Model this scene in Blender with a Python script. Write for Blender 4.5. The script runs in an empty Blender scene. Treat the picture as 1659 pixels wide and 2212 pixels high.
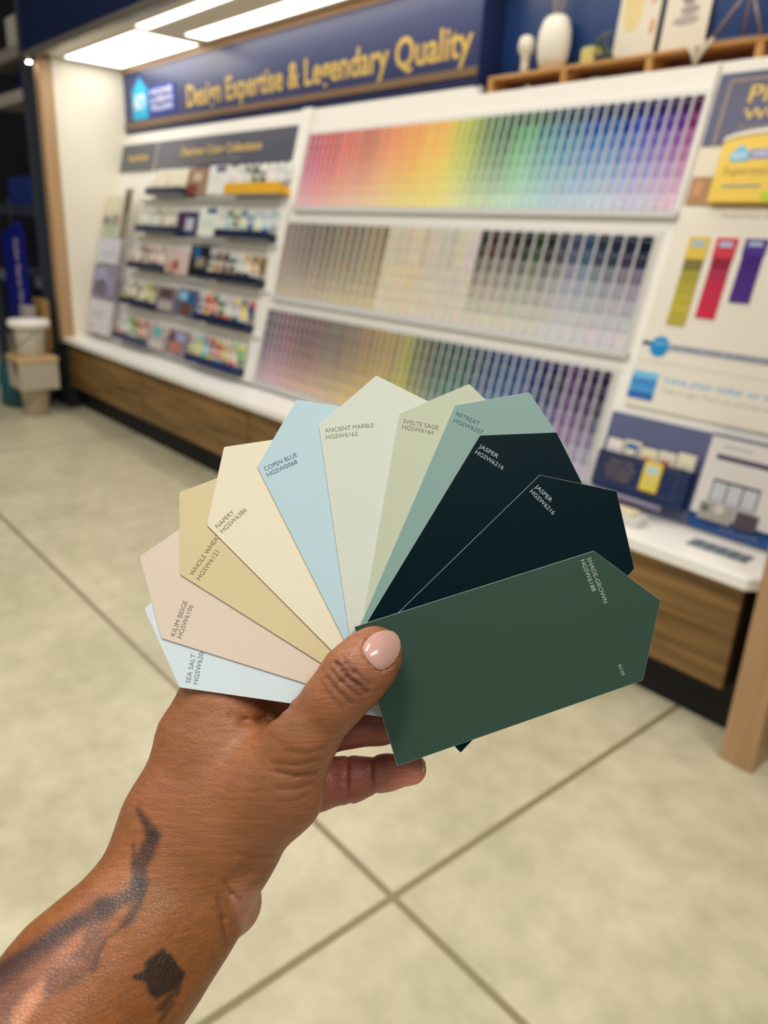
import bpy, bmesh, math, random
import numpy as np
from mathutils import Matrix, Vector

random.seed(7)
S = bpy.context.scene
COL = S.collection

# ---------------------------------------------------------------- camera
H = 1.55
RC = np.array([[0.6517158, 0.28681453, -0.70214239],
               [0.75691253, -0.18677624, 0.62625718],
               [0.04847614, -0.93960208, -0.33881854]])   # columns: image right, image down, view direction
FPX, CX, CY = 1650.0, 829.5, 1106.0
cam_data = bpy.data.cameras.new('camera')
cam = bpy.data.objects.new('camera', cam_data)
COL.objects.link(cam)
m = Matrix.Identity(4)
for i in range(3):
    m[i][0] = RC[i][0]; m[i][1] = -RC[i][1]; m[i][2] = -RC[i][2]
m[2][3] = H
cam.matrix_world = m
cam_data.sensor_fit = 'VERTICAL'
cam_data.sensor_height = 36.0
cam_data.lens = 36.0 * FPX / 2212.0
cam_data.clip_start = 0.01
cam_data.dof.use_dof = True
cam_data.dof.focus_distance = 0.287
cam_data.dof.aperture_fstop = (cam_data.lens / 1000) / 0.0027
S.camera = cam

# ---------------------------------------------------------------- world, exposure
w = bpy.data.worlds.new('World'); S.world = w; w.use_nodes = True
w.node_tree.nodes['Background'].inputs[0].default_value = (1.0, 0.975, 0.93, 1)
w.node_tree.nodes['Background'].inputs[1].default_value = 0.36
S.view_settings.view_transform = 'Standard'
S.view_settings.look = 'None'
S.view_settings.exposure = 0.0
S.view_settings.gamma = 1.0
S.view_settings.use_curve_mapping = False

CANOPY = 5.0       # radiance of the canopy panels
def area(name, loc, rot, sx, sy, power, col):
    l = bpy.data.lights.new(name, 'AREA'); l.shape = 'RECTANGLE'; l.size = sx; l.size_y = sy
    l.energy = power; l.color = col
    o = bpy.data.objects.new(name, l); o.location = loc; o.rotation_euler = rot; COL.objects.link(o)
    return o
# high-bay lamps of the store, well above the frame
area('high_bay_lamp', (-0.6, -0.9, 5.2), (math.radians(-12), 0, 0), 0.6, 2.4, 135, (1, 0.95, 0.86))
area('high_bay_lamp', (2.2, 0.2, 5.2), (0, math.radians(18), 0), 0.6, 2.4, 95, (1, 0.95, 0.88))
area('high_bay_lamp', (-4.0, -0.8, 5.2), (0, 0, 0), 0.6, 2.4, 95, (1, 0.94, 0.84))

# ---------------------------------------------------------------- helpers
def lin(h):
    h = h.lstrip('#'); r = [int(h[i:i+2], 16) / 255 for i in (0, 2, 4)]
    return tuple(c / 12.92 if c <= 0.04045 else ((c + 0.055) / 1.055) ** 2.4 for c in r)
def lin3(c):
    return tuple((x/255) / 12.92 if x/255 <= 0.04045 else ((x/255 + 0.055) / 1.055) ** 2.4 for x in c)
_m = {}
def mat(color, rough=0.5, metal=0.0, spec=0.5, bump=0.0, bscale=80, name=None):
    key = (color, rough, metal, spec, bump, bscale)
    if key in _m: return _m[key]
    M = bpy.data.materials.new(name or 'paint_' + color.strip('#')); M.use_nodes = True
    nt = M.node_tree; b = nt.nodes['Principled BSDF']
    c = lin(color)
    b.inputs['Roughness'].default_value = rough; b.inputs['Metallic'].default_value = metal
    b.inputs['Specular IOR Level'].default_value = spec
    n = nt.nodes.new('ShaderNodeTexNoise'); n.inputs['Scale'].default_value = bscale; n.inputs['Detail'].default_value = 4
    tc = nt.nodes.new('ShaderNodeTexCoord'); nt.links.new(tc.outputs['Object'], n.inputs['Vector'])
    r = nt.nodes.new('ShaderNodeMixRGB'); r.inputs[1].default_value = (*[x * 0.96 for x in c], 1); r.inputs[2].default_value = (*[min(1, x * 1.04) for x in c], 1)
    nt.links.new(n.outputs['Fac'], r.inputs[0]); nt.links.new(r.outputs[0], b.inputs['Base Color'])
    if bump:
        bp = nt.nodes.new('ShaderNodeBump'); bp.inputs['Strength'].default_value = bump; bp.inputs['Distance'].default_value = 0.002
        nt.links.new(n.outputs['Fac'], bp.inputs['Height']); nt.links.new(bp.outputs[0], b.inputs['Normal'])
    _m[key] = M
    return M
def attr_mat(name, rough=0.5, spec=0.5):
    M = bpy.data.materials.new(name); M.use_nodes = True
    nt = M.node_tree; b = nt.nodes['Principled BSDF']
    a = nt.nodes.new('ShaderNodeAttribute'); a.attribute_name = 'Col'
    nt.links.new(a.outputs['Color'], b.inputs['Base Color'])
    b.inputs['Roughness'].default_value = rough; b.inputs['Specular IOR Level'].default_value = spec
    return M
def emit_mat(color, strength):
    M = bpy.data.materials.new('lamp_glow'); M.use_nodes = True
    nt = M.node_tree; b = nt.nodes['Principled BSDF']
    b.inputs['Base Color'].default_value = (*lin(color), 1)
    b.inputs['Emission Color'].default_value = (*lin(color), 1); b.inputs['Emission Strength'].default_value = strength
    return M
def wood(name, c1, c2, axis='X', scale=1.0, rough=0.45):
    M = bpy.data.materials.new(name); M.use_nodes = True
    nt = M.node_tree; b = nt.nodes['Principled BSDF']
    tc = nt.nodes.new('ShaderNodeTexCoord'); mp = nt.nodes.new('ShaderNodeMapping')
    sc = {'X': (0.5, 9, 9), 'Z': (9, 9, 0.5)}[axis]
    mp.inputs['Scale'].default_value = [s * scale for s in sc]
    n = nt.nodes.new('ShaderNodeTexNoise'); n.inputs['Scale'].default_value = 2.2; n.inputs['Detail'].default_value = 6; n.inputs['Distortion'].default_value = 0.6
    r = nt.nodes.new('ShaderNodeValToRGB'); r.color_ramp.elements[0].position = 0.33; r.color_ramp.elements[1].position = 0.68
    r.color_ramp.elements[0].color = (*lin(c1), 1); r.color_ramp.elements[1].color = (*lin(c2), 1)
    nt.links.new(tc.outputs['Object'], mp.inputs['Vector']); nt.links.new(mp.outputs[0], n.inputs['Vector'])
    nt.links.new(n.outputs['Fac'], r.inputs['Fac']); nt.links.new(r.outputs[0], b.inputs['Base Color'])
    bp = nt.nodes.new('ShaderNodeBump'); bp.inputs['Strength'].default_value = 0.15; bp.inputs['Distance'].default_value = 0.003
    nt.links.new(n.outputs['Fac'], bp.inputs['Height']); nt.links.new(bp.outputs[0], b.inputs['Normal'])
    b.inputs['Roughness'].default_value = rough
    return M
PRINT = attr_mat('printed_card', 0.5, 0.2)
GLOSS_PRINT = attr_mat('printed_gloss', 0.25, 0.5)

class MB:
    """collects shapes and links them as ONE mesh object"""
    def __init__(s): s.v = []; s.f = []; s.c = []; s.sm = []
    def add(s, vs, fs, col=None, smooth=False):
        o = len(s.v); s.v += [tuple(map(float, x)) for x in vs]
        for f in fs:
            s.f.append([i + o for i in f]); s.c.append(col or (0.8, 0.8, 0.8)); s.sm.append(smooth)
        return s
    def box(s, x0, x1, y0, y1, z0, z1, col=None, bv=0.0):
        x0, x1 = sorted((x0, x1)); y0, y1 = sorted((y0, y1)); z0, z1 = sorted((z0, z1))
        if bv <= 0:
            vs = [(x, y, z) for z in (z0, z1) for y in (y0, y1) for x in (x0, x1)]
            return s.add(vs, [(0, 2, 3, 1), (4, 5, 7, 6), (0, 1, 5, 4), (2, 6, 7, 3), (0, 4, 6, 2), (1, 3, 7, 5)], col)
        bm = bmesh.new(); bmesh.ops.create_cube(bm, size=1)
        for v in bm.verts:
            v.co = Vector(((x0+x1)/2 + v.co.x*(x1-x0), (y0+y1)/2 + v.co.y*(y1-y0), (z0+z1)/2 + v.co.z*(z1-z0)))
        bmesh.ops.bevel(bm, geom=bm.edges[:], offset=bv, segments=2, affect='EDGES', profile=0.5)
        return s.bm(bm, col)
    def bm(s, bm, col=None, smooth=False):
        bm.verts.index_update()
        s.add([v.co[:] for v in bm.verts], [[v.index for v in f.verts] for f in bm.faces], col, smooth); bm.free(); return s
    def prism(s, pts, z0, z1, col=None):
        """polygon in local x,y (counter-clockwise), extruded z0..z1"""
        n = len(pts)
        a = sum(pts[i][0]*pts[(i+1) % n][1] - pts[(i+1) % n][0]*pts[i][1] for i in range(n))
        if a < 0: pts = pts[::-1]
        vs = [(x, y, z0) for x, y in pts] + [(x, y, z1) for x, y in pts]
        fs = [list(range(n))[::-1], list(range(n, 2*n))] + [(i, (i+1) % n, n+(i+1) % n, n+i) for i in range(n)]
        return s.add(vs, fs, col)
    def disc(s, cx, cy, r, z0, z1, col=None, n=28, ry=None):
        ry = ry or r
        return s.prism([(cx+r*math.cos(2*math.pi*i/n), cy+ry*math.sin(2*math.pi*i/n)) for i in range(n)], z0, z1, col)
    def lathe(s, prof, cx=0, cy=0, n=32, col=None, sx=1, sy=1):
        vs = []; fs = []
        for r, z in prof:
            for i in range(n):
                a = 2*math.pi*i/n; vs.append((cx + sx*r*math.cos(a), cy + sy*r*math.sin(a), z))
        for k in range(len(prof)-1):
            for i in range(n):
                j = (i+1) % n; fs.append((k*n+i, k*n+j, (k+1)*n+j, (k+1)*n+i))
        fs.append(list(range(n))[::-1]); fs.append([(len(prof)-1)*n+i for i in range(n)])
        return s.add(vs, fs, col, True)
    def tube(s, pts, r, n=10, col=None):
        pts = [Vector(p) for p in pts]; vs = []; fs = []
        rs = r if isinstance(r, (list, tuple)) else [r]*len(pts)
        for i, p in enumerate(pts):
            d = (pts[min(i+1, len(pts)-1)] - pts[max(i-1, 0)]).normalized()
            a = d.orthogonal().normalized() if i == 0 else (a - d*a.dot(d)).normalized()
            b = d.cross(a)
            for k in range(n):
                t = 2*math.pi*k/n; vs.append((p + (a*math.cos(t) + b*math.sin(t))*rs[i])[:])
        for i in range(len(pts)-1):
            for k in range(n):
                j = (k+1) % n; fs.append((i*n+k, i*n+j, (i+1)*n+j, (i+1)*n+k))
        fs.append(list(range(n))[::-1]); fs.append([(len(pts)-1)*n+i for i in range(n)])
        return s.add(vs, fs, col, True)
    def build(s, name, material, parent=None, M=None):
        me = bpy.data.meshes.new(name); me.from_pydata(s.v, [], s.f); me.update()
        at = me.color_attributes.new('Col', 'FLOAT_COLOR', 'CORNER')
        arr = np.empty((len(me.loops), 4), np.float32); k = 0
        for f, c in zip(s.f, s.c):
            arr[k:k+len(f), :3] = c; arr[k:k+len(f), 3] = 1; k += len(f)
        at.data.foreach_set('color', arr.ravel())
        me.polygons.foreach_set('use_smooth', s.sm)
        me.materials.append(material)
        o = bpy.data.objects.new(name, me); COL.objects.link(o)
        if M is not None: o.matrix_world = M
        if parent is not None: o.parent = parent
        return o
def thing(name, label, cat, M=None, group=None):
    o = bpy.data.objects.new(name, None); COL.objects.link(o); o.empty_display_size = 0.05
    if M is not None: o.matrix_world = M
    o['label'] = label; o['category'] = cat
    if group: o['group'] = group
    return o
def tag(o, label, cat, group=None):
    o['label'] = label; o['category'] = cat
    if group: o['group'] = group
    return o
def struct(o): o['kind'] = 'structure'; return o
def text_mesh(txt, name, material, parent, x, y, z, size=None, width=None, rot=0.0, bold=0.0, ext=0.0003, align='LEFT', shear=0.0, spacing=1.0, M=None, height=None):
    cu = bpy.data.curves.new('t', 'FONT'); cu.body = txt; cu.size = 1.0; cu.offset = bold; cu.extrude = 0; cu.resolution_u = 3
    cu.shear = shear; cu.space_character = spacing; cu.align_x = 'LEFT'
    o = bpy.data.objects.new('t', cu); COL.objects.link(o)
    bpy.context.view_layer.update()
    dg = bpy.context.evaluated_depsgraph_get()
    me = bpy.data.meshes.new_from_object(o.evaluated_get(dg)); bpy.data.objects.remove(o); bpy.data.curves.remove(cu)
    xs = [v.co.x for v in me.vertices]; x0, x1 = min(xs), max(xs)
    k = size if size else width/(x1-x0)
    kx = width/(x1-x0) if width else k
    if height: k = height/0.70
    ox = {'LEFT': x0, 'CENTER': (x0+x1)/2, 'RIGHT': x1}[align]
    c, s_ = math.cos(rot), math.sin(rot)
    for v in me.vertices:
        u, q = (v.co.x-ox)*kx, v.co.y*k
        v.co = Vector((x + u*c - q*s_, y + u*s_ + q*c, z + ext))
    me.name = name; me.materials.clear(); me.materials.append(material)
    o = bpy.data.objects.new(name, me); COL.objects.link(o)
    if parent is not None: o.parent = parent
    return o
def T(x, y, z): return Matrix.Translation((x, y, z))
def mixc(a, b, t): return tuple(a[i]*(1-t) + b[i]*t for i in range(3))

# sloped display plane: local x along the display, y up the slope, z towards the shopper
AL = math.radians(13.6)
ML = Matrix(((1, 0, 0, 0), (0, math.sin(AL), -math.cos(AL), 2.922), (0, math.cos(AL), math.sin(AL), 2.152), (0, 0, 0, 1)))
def LM(x, s, off=0): return ML @ T(x, s, off)
# upright plane facing the shopper: local x along, y up, z towards the shopper
def VM(x, z, y): return Matrix(((1, 0, 0, x), (0, 0, -1, y), (0, 1, 0, z), (0, 0, 0, 1)))

YF = 2.2768
WHITE = mat('#f3f0ea', 0.35); WARMW = mat('#e9e3d6', 0.5)
NAVY = mat('#273468', 0.36, spec=0.6); NAVY_D = mat('#101c40', 0.45)
GOLD = mat('#dcb95a', 0.45); BLACK = mat('#08080a', 0.7); STEEL = mat('#8d8a84', 0.35, 0.8)
OAK = wood('light_oak', '#a5825c', '#bd9a72', 'Z'); OAKX = wood('oak_strip', '#a98562', '#c09c78', 'X')
WALNUT = wood('walnut_laminate', '#5f441f', '#93703f', 'X', 1.3)

# ---------------------------------------------------------------- floor, walls
M = bpy.data.materials.new('polished_concrete'); M.use_nodes = True
nt = M.node_tree; b = nt.nodes['Principled BSDF']; N = nt.nodes.new; L = nt.links.new
tc = N('ShaderNodeTexCoord'); sep = N('ShaderNodeSeparateXYZ'); L(tc.outputs['Object'], sep.inputs[0])
n1 = N('ShaderNodeTexNoise'); n1.inputs['Scale'].default_value = 1.6; n1.inputs['Detail'].default_value = 5; L(tc.outputs['Object'], n1.inputs['Vector'])
n2 = N('ShaderNodeTexNoise'); n2.inputs['Scale'].default_value = 9; n2.inputs['Detail'].default_value = 8; n2.inputs['Roughness'].default_value = 0.65; L(tc.outputs['Object'], n2.inputs['Vector'])
mx = N('ShaderNodeMath'); mx.operation = 'MULTIPLY_ADD'; mx.inputs[1].default_value = 0.55; L(n2.outputs['Fac'], mx.inputs[0])
m5 = N('ShaderNodeMath'); m5.operation = 'MULTIPLY'; m5.inputs[1].default_value = 0.45; L(n1.outputs['Fac'], m5.inputs[0]); L(m5.outputs[0], mx.inputs[2])
rp = N('ShaderNodeValToRGB'); L(mx.outputs[0], rp.inputs['Fac'])
rp.color_ramp.elements[0].position = 0.36; rp.color_ramp.elements[0].color = (*lin('#b7af90'), 1)
rp.color_ramp.elements[1].position = 0.64; rp.color_ramp.elements[1].color = (*lin('#dbd2b4'), 1)
def joint(out, pos, period, width):
    a = N('ShaderNodeMath'); a.operation = 'SUBTRACT'; a.inputs[1].default_value = pos - period/2; L(out, a.inputs[0])
    d = N('ShaderNodeMath'); d.operation = 'DIVIDE'; d.inputs[1].default_value = period; L(a.outputs[0], d.inputs[0])
    f = N('ShaderNodeMath'); f.operation = 'FRACT'; L(d.outputs[0], f.inputs[0])
    s = N('ShaderNodeMath'); s.operation = 'SUBTRACT'; s.inputs[1].default_value = 0.5; L(f.outputs[0], s.inputs[0])
    q = N('ShaderNodeMath'); q.operation = 'ABSOLUTE'; L(s.outputs[0], q.inputs[0])
    l = N('ShaderNodeMath'); l.operation = 'LESS_THAN'; l.inputs[1].default_value = width/2/period; L(q.outputs[0], l.inputs[0])
    return l.outputs[0]
j1 = joint(sep.outputs['X'], -1.05, 4.6, 0.021); j2 = joint(sep.outputs['Y'], 1.032, 4.6, 0.021)
mm = N('ShaderNodeMath'); mm.operation = 'MAXIMUM'; L(j1, mm.inputs[0]); L(j2, mm.inputs[1])
mc = N('ShaderNodeMixRGB'); L(mm.outputs[0], mc.inputs[0]); L(rp.outputs[0], mc.inputs[1]); mc.inputs[2].default_value = (*lin('#8d8260'), 1)
L(mc.outputs[0], b.inputs['Base Color']); b.inputs['Roughness'].default_value = 0.33; b.inputs['Specular IOR Level'].default_value = 0.5
FLOORM = M
struct(MB().box(-14, 6, -5, 9, -0.1, 0).build('floor', FLOORM))
struct(MB().box(-14, 6, 4.2, 4.3, 0, 6).build('wall_back', mat('#20242c', 0.8)))
struct(MB().box(-12.1, -12, -5, 4.2, 0, 6).build('wall_left', mat('#1a1d26', 0.8)))

# ---------------------------------------------------------------- base cabinets and worktop
xs = [-6.78, -5.31, -3.84, -2.36, -0.872]
where = ['leftmost, beside the left end post', 'second from the left', 'third from the left', 'rightmost, beside the right end post']
for i in range(4):
    c = thing('base_cabinet', 'walnut base cabinet with recessed black plinth, ' + where[i], 'cabinet', T(xs[i], 2.317, 0), 'base cabinets under the white worktop')
    wd = xs[i+1]-xs[i]
    MB().box(0.004, wd-0.004, 0.02, 0.55, 0.195, 0.570).build('body', mat('#2a2018', 0.6), c)
    MB().box(0.006, wd-0.006, 0, 0.02, 0.195, 0.566, bv=0.002).build('door', WALNUT, c)
    MB().box(0.004, wd-0.004, 0.10, 0.5, 0, 0.195).build('plinth', BLACK, c)
wt = MB()
wt.prism([(-6.78, YF), (-0.86, YF), (-0.815, YF+0.05), (-0.815, 2.6), (-6.78, 2.6)], 0.572, 0.617)
o = wt.build('worktop', mat('#f5f3ee', 0.3)); tag(o, 'long white worktop running over all the walnut base cabinets', 'worktop')
bv = o.modifiers.new('b', 'BEVEL'); bv.width = 0.006; bv.segments = 2

# end posts, side panel
struct(MB().box(-6.86, -6.785, YF+0.01, YF+0.10, 0.0, 0.57).build('trim_2', mat('#14161c', 0.6)))
o = MB().box(-6.86, -6.752, YF-0.002, YF+0.10, 0.57, 2.70, bv=0.003).build('end_post', OAK); tag(o, 'light oak post closing the left end of the display beside the dark rack', 'post')
o = MB().box(-0.812, -0.705, YF-0.03, YF+0.62, 0, 2.70, bv=0.003).build('end_post', OAK); tag(o, 'light oak post standing on the floor at the right end of the display', 'post')
struct(MB().box(-6.79, -6.752, YF+0.10, 3.0, 0.617, 2.72).build('wall_side', mat('#e7e0cf', 0.5)))
o = MB().box(-7.06, -6.865, YF+0.01, YF+0.2, 0, 3.5, bv=0.003).build('upright_board', mat('#2b3342', 0.55)); tag(o, 'slate grey upright panel between the steel rack and the left oak post', 'panel')
# canopy
struct(MB().box(-6.79, -0.70, YF+0.02, 3.2, 2.725, 2.78).build('ceiling', mat('#e6ddcb', 0.5)))
f = thing('canopy_fascia', 'dark navy fascia board over the display with a metal rail along its lower edge', 'fascia', T(-7.0, YF-0.03, 2.70))
MB().box(0, 6.6, 0, 0.03, 0.05, 1.1).build('board', mat('#0b1a40', 0.4), f)
r = MB().box(0.04, 6.6, -0.012, 0.045, 0.0, 0.05, bv=0.004)
r.box(0.04, 6.6, -0.018, -0.012, 0.020, 0.028)
r.build('rail', mat('#8a8378', 0.35, 0.4), f)
for k in range(9):
    MB().disc(0.30+0.42*k, 0.0, 0.012, -0.006, 0.0).build('screw', STEEL, f)
PANEL = emit_mat('#fff9ef', CANOPY)
def lamp(name, label, x0, x1, y0, y1):
    t = thing(name, label, 'ceiling light', T((x0+x1)/2, (y0+y1)/2, 2.725), 'light panels under the canopy')
    a, c = (x1-x0)/2, (y1-y0)/2
    MB().box(-a, a, -c, -c+0.008, -0.014, 0).box(-a, a, c-0.008, c, -0.014, 0).box(-a, -a+0.008, -c+0.008, c-0.008, -0.014, 0).box(a-0.008, a, -c+0.008, c-0.008, -0.014, 0).build('frame', WHITE, t)
    MB().box(-a+0.008, a-0.008, -c+0.008, c-0.008, -0.009, -0.002).build('diffuser', PANEL, t)
lamp('light_panel', 'wide bright light panel under the canopy at the far left corner', -6.66, -5.36, 2.43, 2.90)
lamp('strip_light', 'slim bright strip light along the front of the canopy soffit', -5.25, -0.9, 2.37, 2.475)
lamp('strip_light', 'slim bright strip light at the back of the canopy soffit above the navy banner', -5.20, -0.9, 2.68, 2.86)
spot = thing('spotlight', 'small glaring round spotlight at the left tip of the canopy rail', 'spotlight', T(-6.80, YF-0.05, 2.70))
MB().lathe([(0.022, 0), (0.026, -0.02), (0.024, -0.035)], n=20).build('housing', STEEL, spot)
MB().lathe([(0.017, -0.035), (0.012, -0.041)], n=20).build('bulb', emit_mat('#ffffff', 30), spot)

# ---------------------------------------------------------------- sloped backboard
bb = MB().box(-6.75, -2.78, -1.572, 0.086, -0.03, 0.0).box(-2.78, -0.815, -1.572, 0.045, -0.03, 0.0)
tag(bb.build('backboard', WHITE, M=ML), 'long white sloped backboard rising behind the worktop', 'backboard')

# banner
bn = thing('banner_sign', 'long navy banner with gold lettering and a house logo above the racks', 'sign', VM(-6.75, 2.244, 2.975))
MB().box(0.0, 3.955, 0, 0.481, 0, 0.035).build('board', NAVY, bn)
MB().box(0.0, 3.955, 0.437, 0.481, 0.035, 0.047).build('upper_trim', OAKX, bn)
MB().box(0.0, 3.955, 0.035, 0.072, 0.035, 0.047).build('lower_trim', mat('#86694c', 0.45), bn)
text_mesh('Design Expertise & Legendary Quality', 'lettering', GOLD, bn, 1.085, 0.122, 0.036, width=2.82, bold=0.02, height=0.135)
lg = MB().prism([(0.17, 0.09), (0.44, 0.09), (0.44, 0.29), (0.305, 0.385), (0.17, 0.29)], 0.035, 0.041, lin('#35b3e2'))
lg.prism([(0.53-0.07, 0.105), (0.90, 0.105), (0.90, 0.30), (0.53-0.07, 0.30)], 0.035, 0.040, lin('#2b45a8'))
lgo = lg.build('logo', PRINT, bn)
text_mesh('HGTV', 'logo_lettering', mat('#f4f4f8', 0.5), lgo, 0.305, 0.165, 0.041, width=0.21, height=0.10, bold=0.03, align='CENTER')
for k, t in enumerate(('HOME', 'by SHERWIN', 'WILLIAMS')):
    text_mesh(t, 'logo_lettering', mat('#f4f4f8', 0.5), lgo, 0.68, 0.245-0.055*k, 0.040, width=0.37, height=0.036, bold=0.02, align='CENTER')

# blue wall panel to the right and the things on its shelf
struct(MB().box(-2.79, -0.70, 3.085, 3.12, 2.10, 2.725).build('wall_right', mat('#213f78', 0.3)))
struct(MB().box(-2.80, -2.785, 2.93, 3.12, 2.23, 2.725).build('trim_1', mat('#1a2a58', 0.4)))
YS = 3.005
sh = thing('display_shelf', 'light wood box shelf with open compartments running above the colour racks', 'shelf', T(-2.74, 2.95, 2.198))
SW = wood('pale_pine', '#c08a4c', '#dcab6a', 'X')
MB().box(0, 1.9, 0, 0.13, 0.052, 0.068, bv=0.002).build('top_board', SW, sh)
for xx in (0, 0.415, 0.82, 1.25, 1.68):
    MB().box(xx, xx+0.028, 0.0, 0.128, -0.02, 0.052).build('divider', SW, sh)
MB().box(0, 1.9, 0.0, 0.128, -0.03, -0.02).build('bottom_board', SW, sh)
MB().box(0, 1.9, 0.116, 0.128, -0.02, 0.052).build('back_panel', mat('#7a4a3c', 0.6), sh)
ZS = 2.2665
o = MB().lathe([(0.001, 0), (0.022, 0), (0.018, 0.03), (0.020, 0.07), (0.034, 0.09), (0.038, 0.115), (0.030, 0.145), (0.012, 0.155)], n=28).build('figurine', mat('#e8e2d4', 0.4), M=T(-2.575, YS, ZS)); tag(o, 'small white mushroom shaped figurine left of the big vase', 'ornament')
v = thing('vase', 'big rounded white vase holding dry twigs on the wooden shelf', 'vase', T(-2.43, YS+0.01, ZS))
MB().lathe([(0.03, 0), (0.058, 0.006), (0.074, 0.05), (0.080, 0.10), (0.077, 0.15), (0.060, 0.195), (0.042, 0.21), (0.034, 0.212), (0.03, 0.19)], n=40, sy=0.72).build('body', mat('#ebe6d8', 0.4), v)
for k, (dx, dz) in enumerate([(-0.05, 0.22), (-0.02, 0.25), (0.03, 0.24), (0.07, 0.21)]):
    MB().tube([(0, 0, 0.15), (dx*0.4, 0, 0.24), (dx, 0.01, 0.20+dz)], 0.003, 6).build('twig', mat('#a39686', 0.7), v)
p = thing('flower_pot', 'small yellow-green pot next to the leafy sprig', 'pot', T(-2.22, YS, ZS))
MB().box(-0.034, 0.034, -0.03, 0.03, 0, 0.058, bv=0.006).build('pot', mat('#dcc97a', 0.5), p)
MB().box(-0.028, 0.028, -0.025, 0.025, 0.056, 0.066).build('moss', mat('#8fa85a', 0.8), p)
p = thing('potted_plant', 'little dark green leafy sprig in a low black dish in front of the framed art', 'plant', T(-2.14, YS-0.02, ZS))
MB().lathe([(0.03, 0), (0.042, 0.012), (0.038, 0.02)], n=20).build('dish', mat('#3a3f42', 0.5), p)
for k in range(9):
    a = k*0.7; r_ = 0.014 + 0.003*k; z = 0.025+0.008*k
    lf = MB(); x, y = r_*math.cos(a), r_*math.sin(a)
    lf.lathe([(0.001, z-0.004), (0.010, z), (0.011, z+0.006), (0.001, z+0.013)], x, y, 10).build('leaf', mat('#5c6f55', 0.6), p)
MB().tube([(0, 0, 0.01), (0.004, 0, 0.06), (-0.008, 0, 0.105)], 0.0025, 6).build('stem', mat('#6b6a4c', 0.7), p)
def art(x, label, shapes):
    t = thing('framed_picture', label, 'picture', T(x, YS+0.05, ZS) @ Matrix.Rotation(math.radians(-6), 4, 'X') @ Matrix.Rotation(math.radians(90), 4, 'X'))
    MB().box(-0.098, 0.098, 0, 0.34, -0.012, 0.0).build('frame', mat('#5a5044', 0.5), t)
    q = MB().box(-0.094, 0.094, 0.004, 0.336, 0, 0.002, lin('#e9e3d4'))
    for s_ in shapes: q.disc(s_[0], s_[1], s_[2], 0.002, 0.003, lin(s_[4]), 24, s_[3])
    q.build('print', PRINT, t)
art(-2.06, 'tall framed abstract print in pale yellow and peach leaning on the shelf', [(-0.03, 0.2, 0.045, 0.09, '#e7d59b'), (0.07, 0.12, 0.012, 0.03, '#dba98c'), (0.06, 0.23, 0.02, 0.03, '#dfc0ae')])
art(-1.845, 'tall framed abstract print with grey pebble shapes right of the yellow one', [(0, 0.12, 0.055, 0.018, '#b9b2aa'), (0.01, 0.155, 0.04, 0.016, '#aaa49c'), (0.0, 0.195, 0.03, 0.022, '#9c958e'), (0.02, 0.235, 0.036, 0.015, '#b1aaa2')])
wf = MB()
ap = (-1.57, YS, 2.44)
for bx, by in ((-1.68, YS-0.04), (-1.60, YS+0.05), (-1.49, YS-0.03)): wf.tube([ap, (bx, by, ZS+0.005)], 0.006, 8)
wf.tube([(-1.68, YS-0.04, ZS+0.008), (-1.60, YS+0.05, ZS+0.008), (-1.49, YS-0.03, ZS+0.008), (-1.68, YS-0.04, ZS+0.008)], 0.004, 8)
tag(wf.build('wire_ornament', mat('#8c7c78', 0.4, 0.3)), 'geometric pyramid of metal rods standing on the wooden shelf', 'ornament')
wf = MB()
for dx in (-0.045, -0.02, 0.03, 0.06): wf.tube([(0, 0, 0), (dx*0.35, 0, 0.035), (dx, -0.004, 0.075)], [0.006, 0.006, 0.008], 8)
tag(wf.build('coral_ornament', mat('#e0d6c4', 0.5), M=T(-1.70, 2.93, 2.20)), 'small branching white coral ornament in front of the wooden shelf', 'ornament')
o = MB().lathe([(0.002, 0), (0.025, 0.003), (0.034, 0.03), (0.03, 0.035)], n=20).build('bowl', mat('#7fb5a8', 0.4), M=T(-2.17, 3.0, 2.175)); tag(o, 'tiny pale green bowl inside a compartment of the wooden shelf', 'bowl')
o = MB().lathe([(0.002, 0), (0.02, 0.002), (0.028, 0.02), (0.012, 0.04), (0.008, 0.05)], n=20).build('figurine', mat('#d8c7bd', 0.4), M=T(-2.54, 3.0, 2.175)); tag(o, 'tiny pale ornament inside the left compartment of the wooden shelf', 'ornament')

# ---------------------------------------------------------------- left header sign
SLATE = mat('#5a5c6b', 0.22, spec=0.5); SLATE2 = mat('#4c525f', 0.22, spec=0.5)
hs = thing('header_sign', 'small slate sign with one gold word at the left end of the sloped board', 'sign', LM(-6.745, -0.21))
MB().box(0, 0.60, 0, 0.21, 0.0, 0.012).build('board', SLATE2, hs)
text_mesh('Inspiration', 'lettering', GOLD, hs, 0.13, 0.082, 0.012, width=0.38, bold=0.02, height=0.05)
hs = thing('header_sign', 'wide slate sign with a line of gold lettering over the sample card shelves', 'sign', LM(-6.10, -0.21))
MB().box(0, 1.895, 0, 0.21, 0.0, 0.012).build('board', SLATE, hs)
MB().box(0.0, 0.02, 0, 0.21, 0.012, 0.015).build('edge_strip', mat('#a39a86', 0.4), hs)
text_mesh('Designer Color Collections', 'lettering', GOLD, hs, 0.42, 0.088, 0.012, width=1.10, bold=0.02, height=0.055)
text_mesh('Find colors that work together', 'small_lettering', mat('#a4927a', 0.5), hs, 0.66, 0.04, 0.012, width=0.62, height=0.02)

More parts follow.
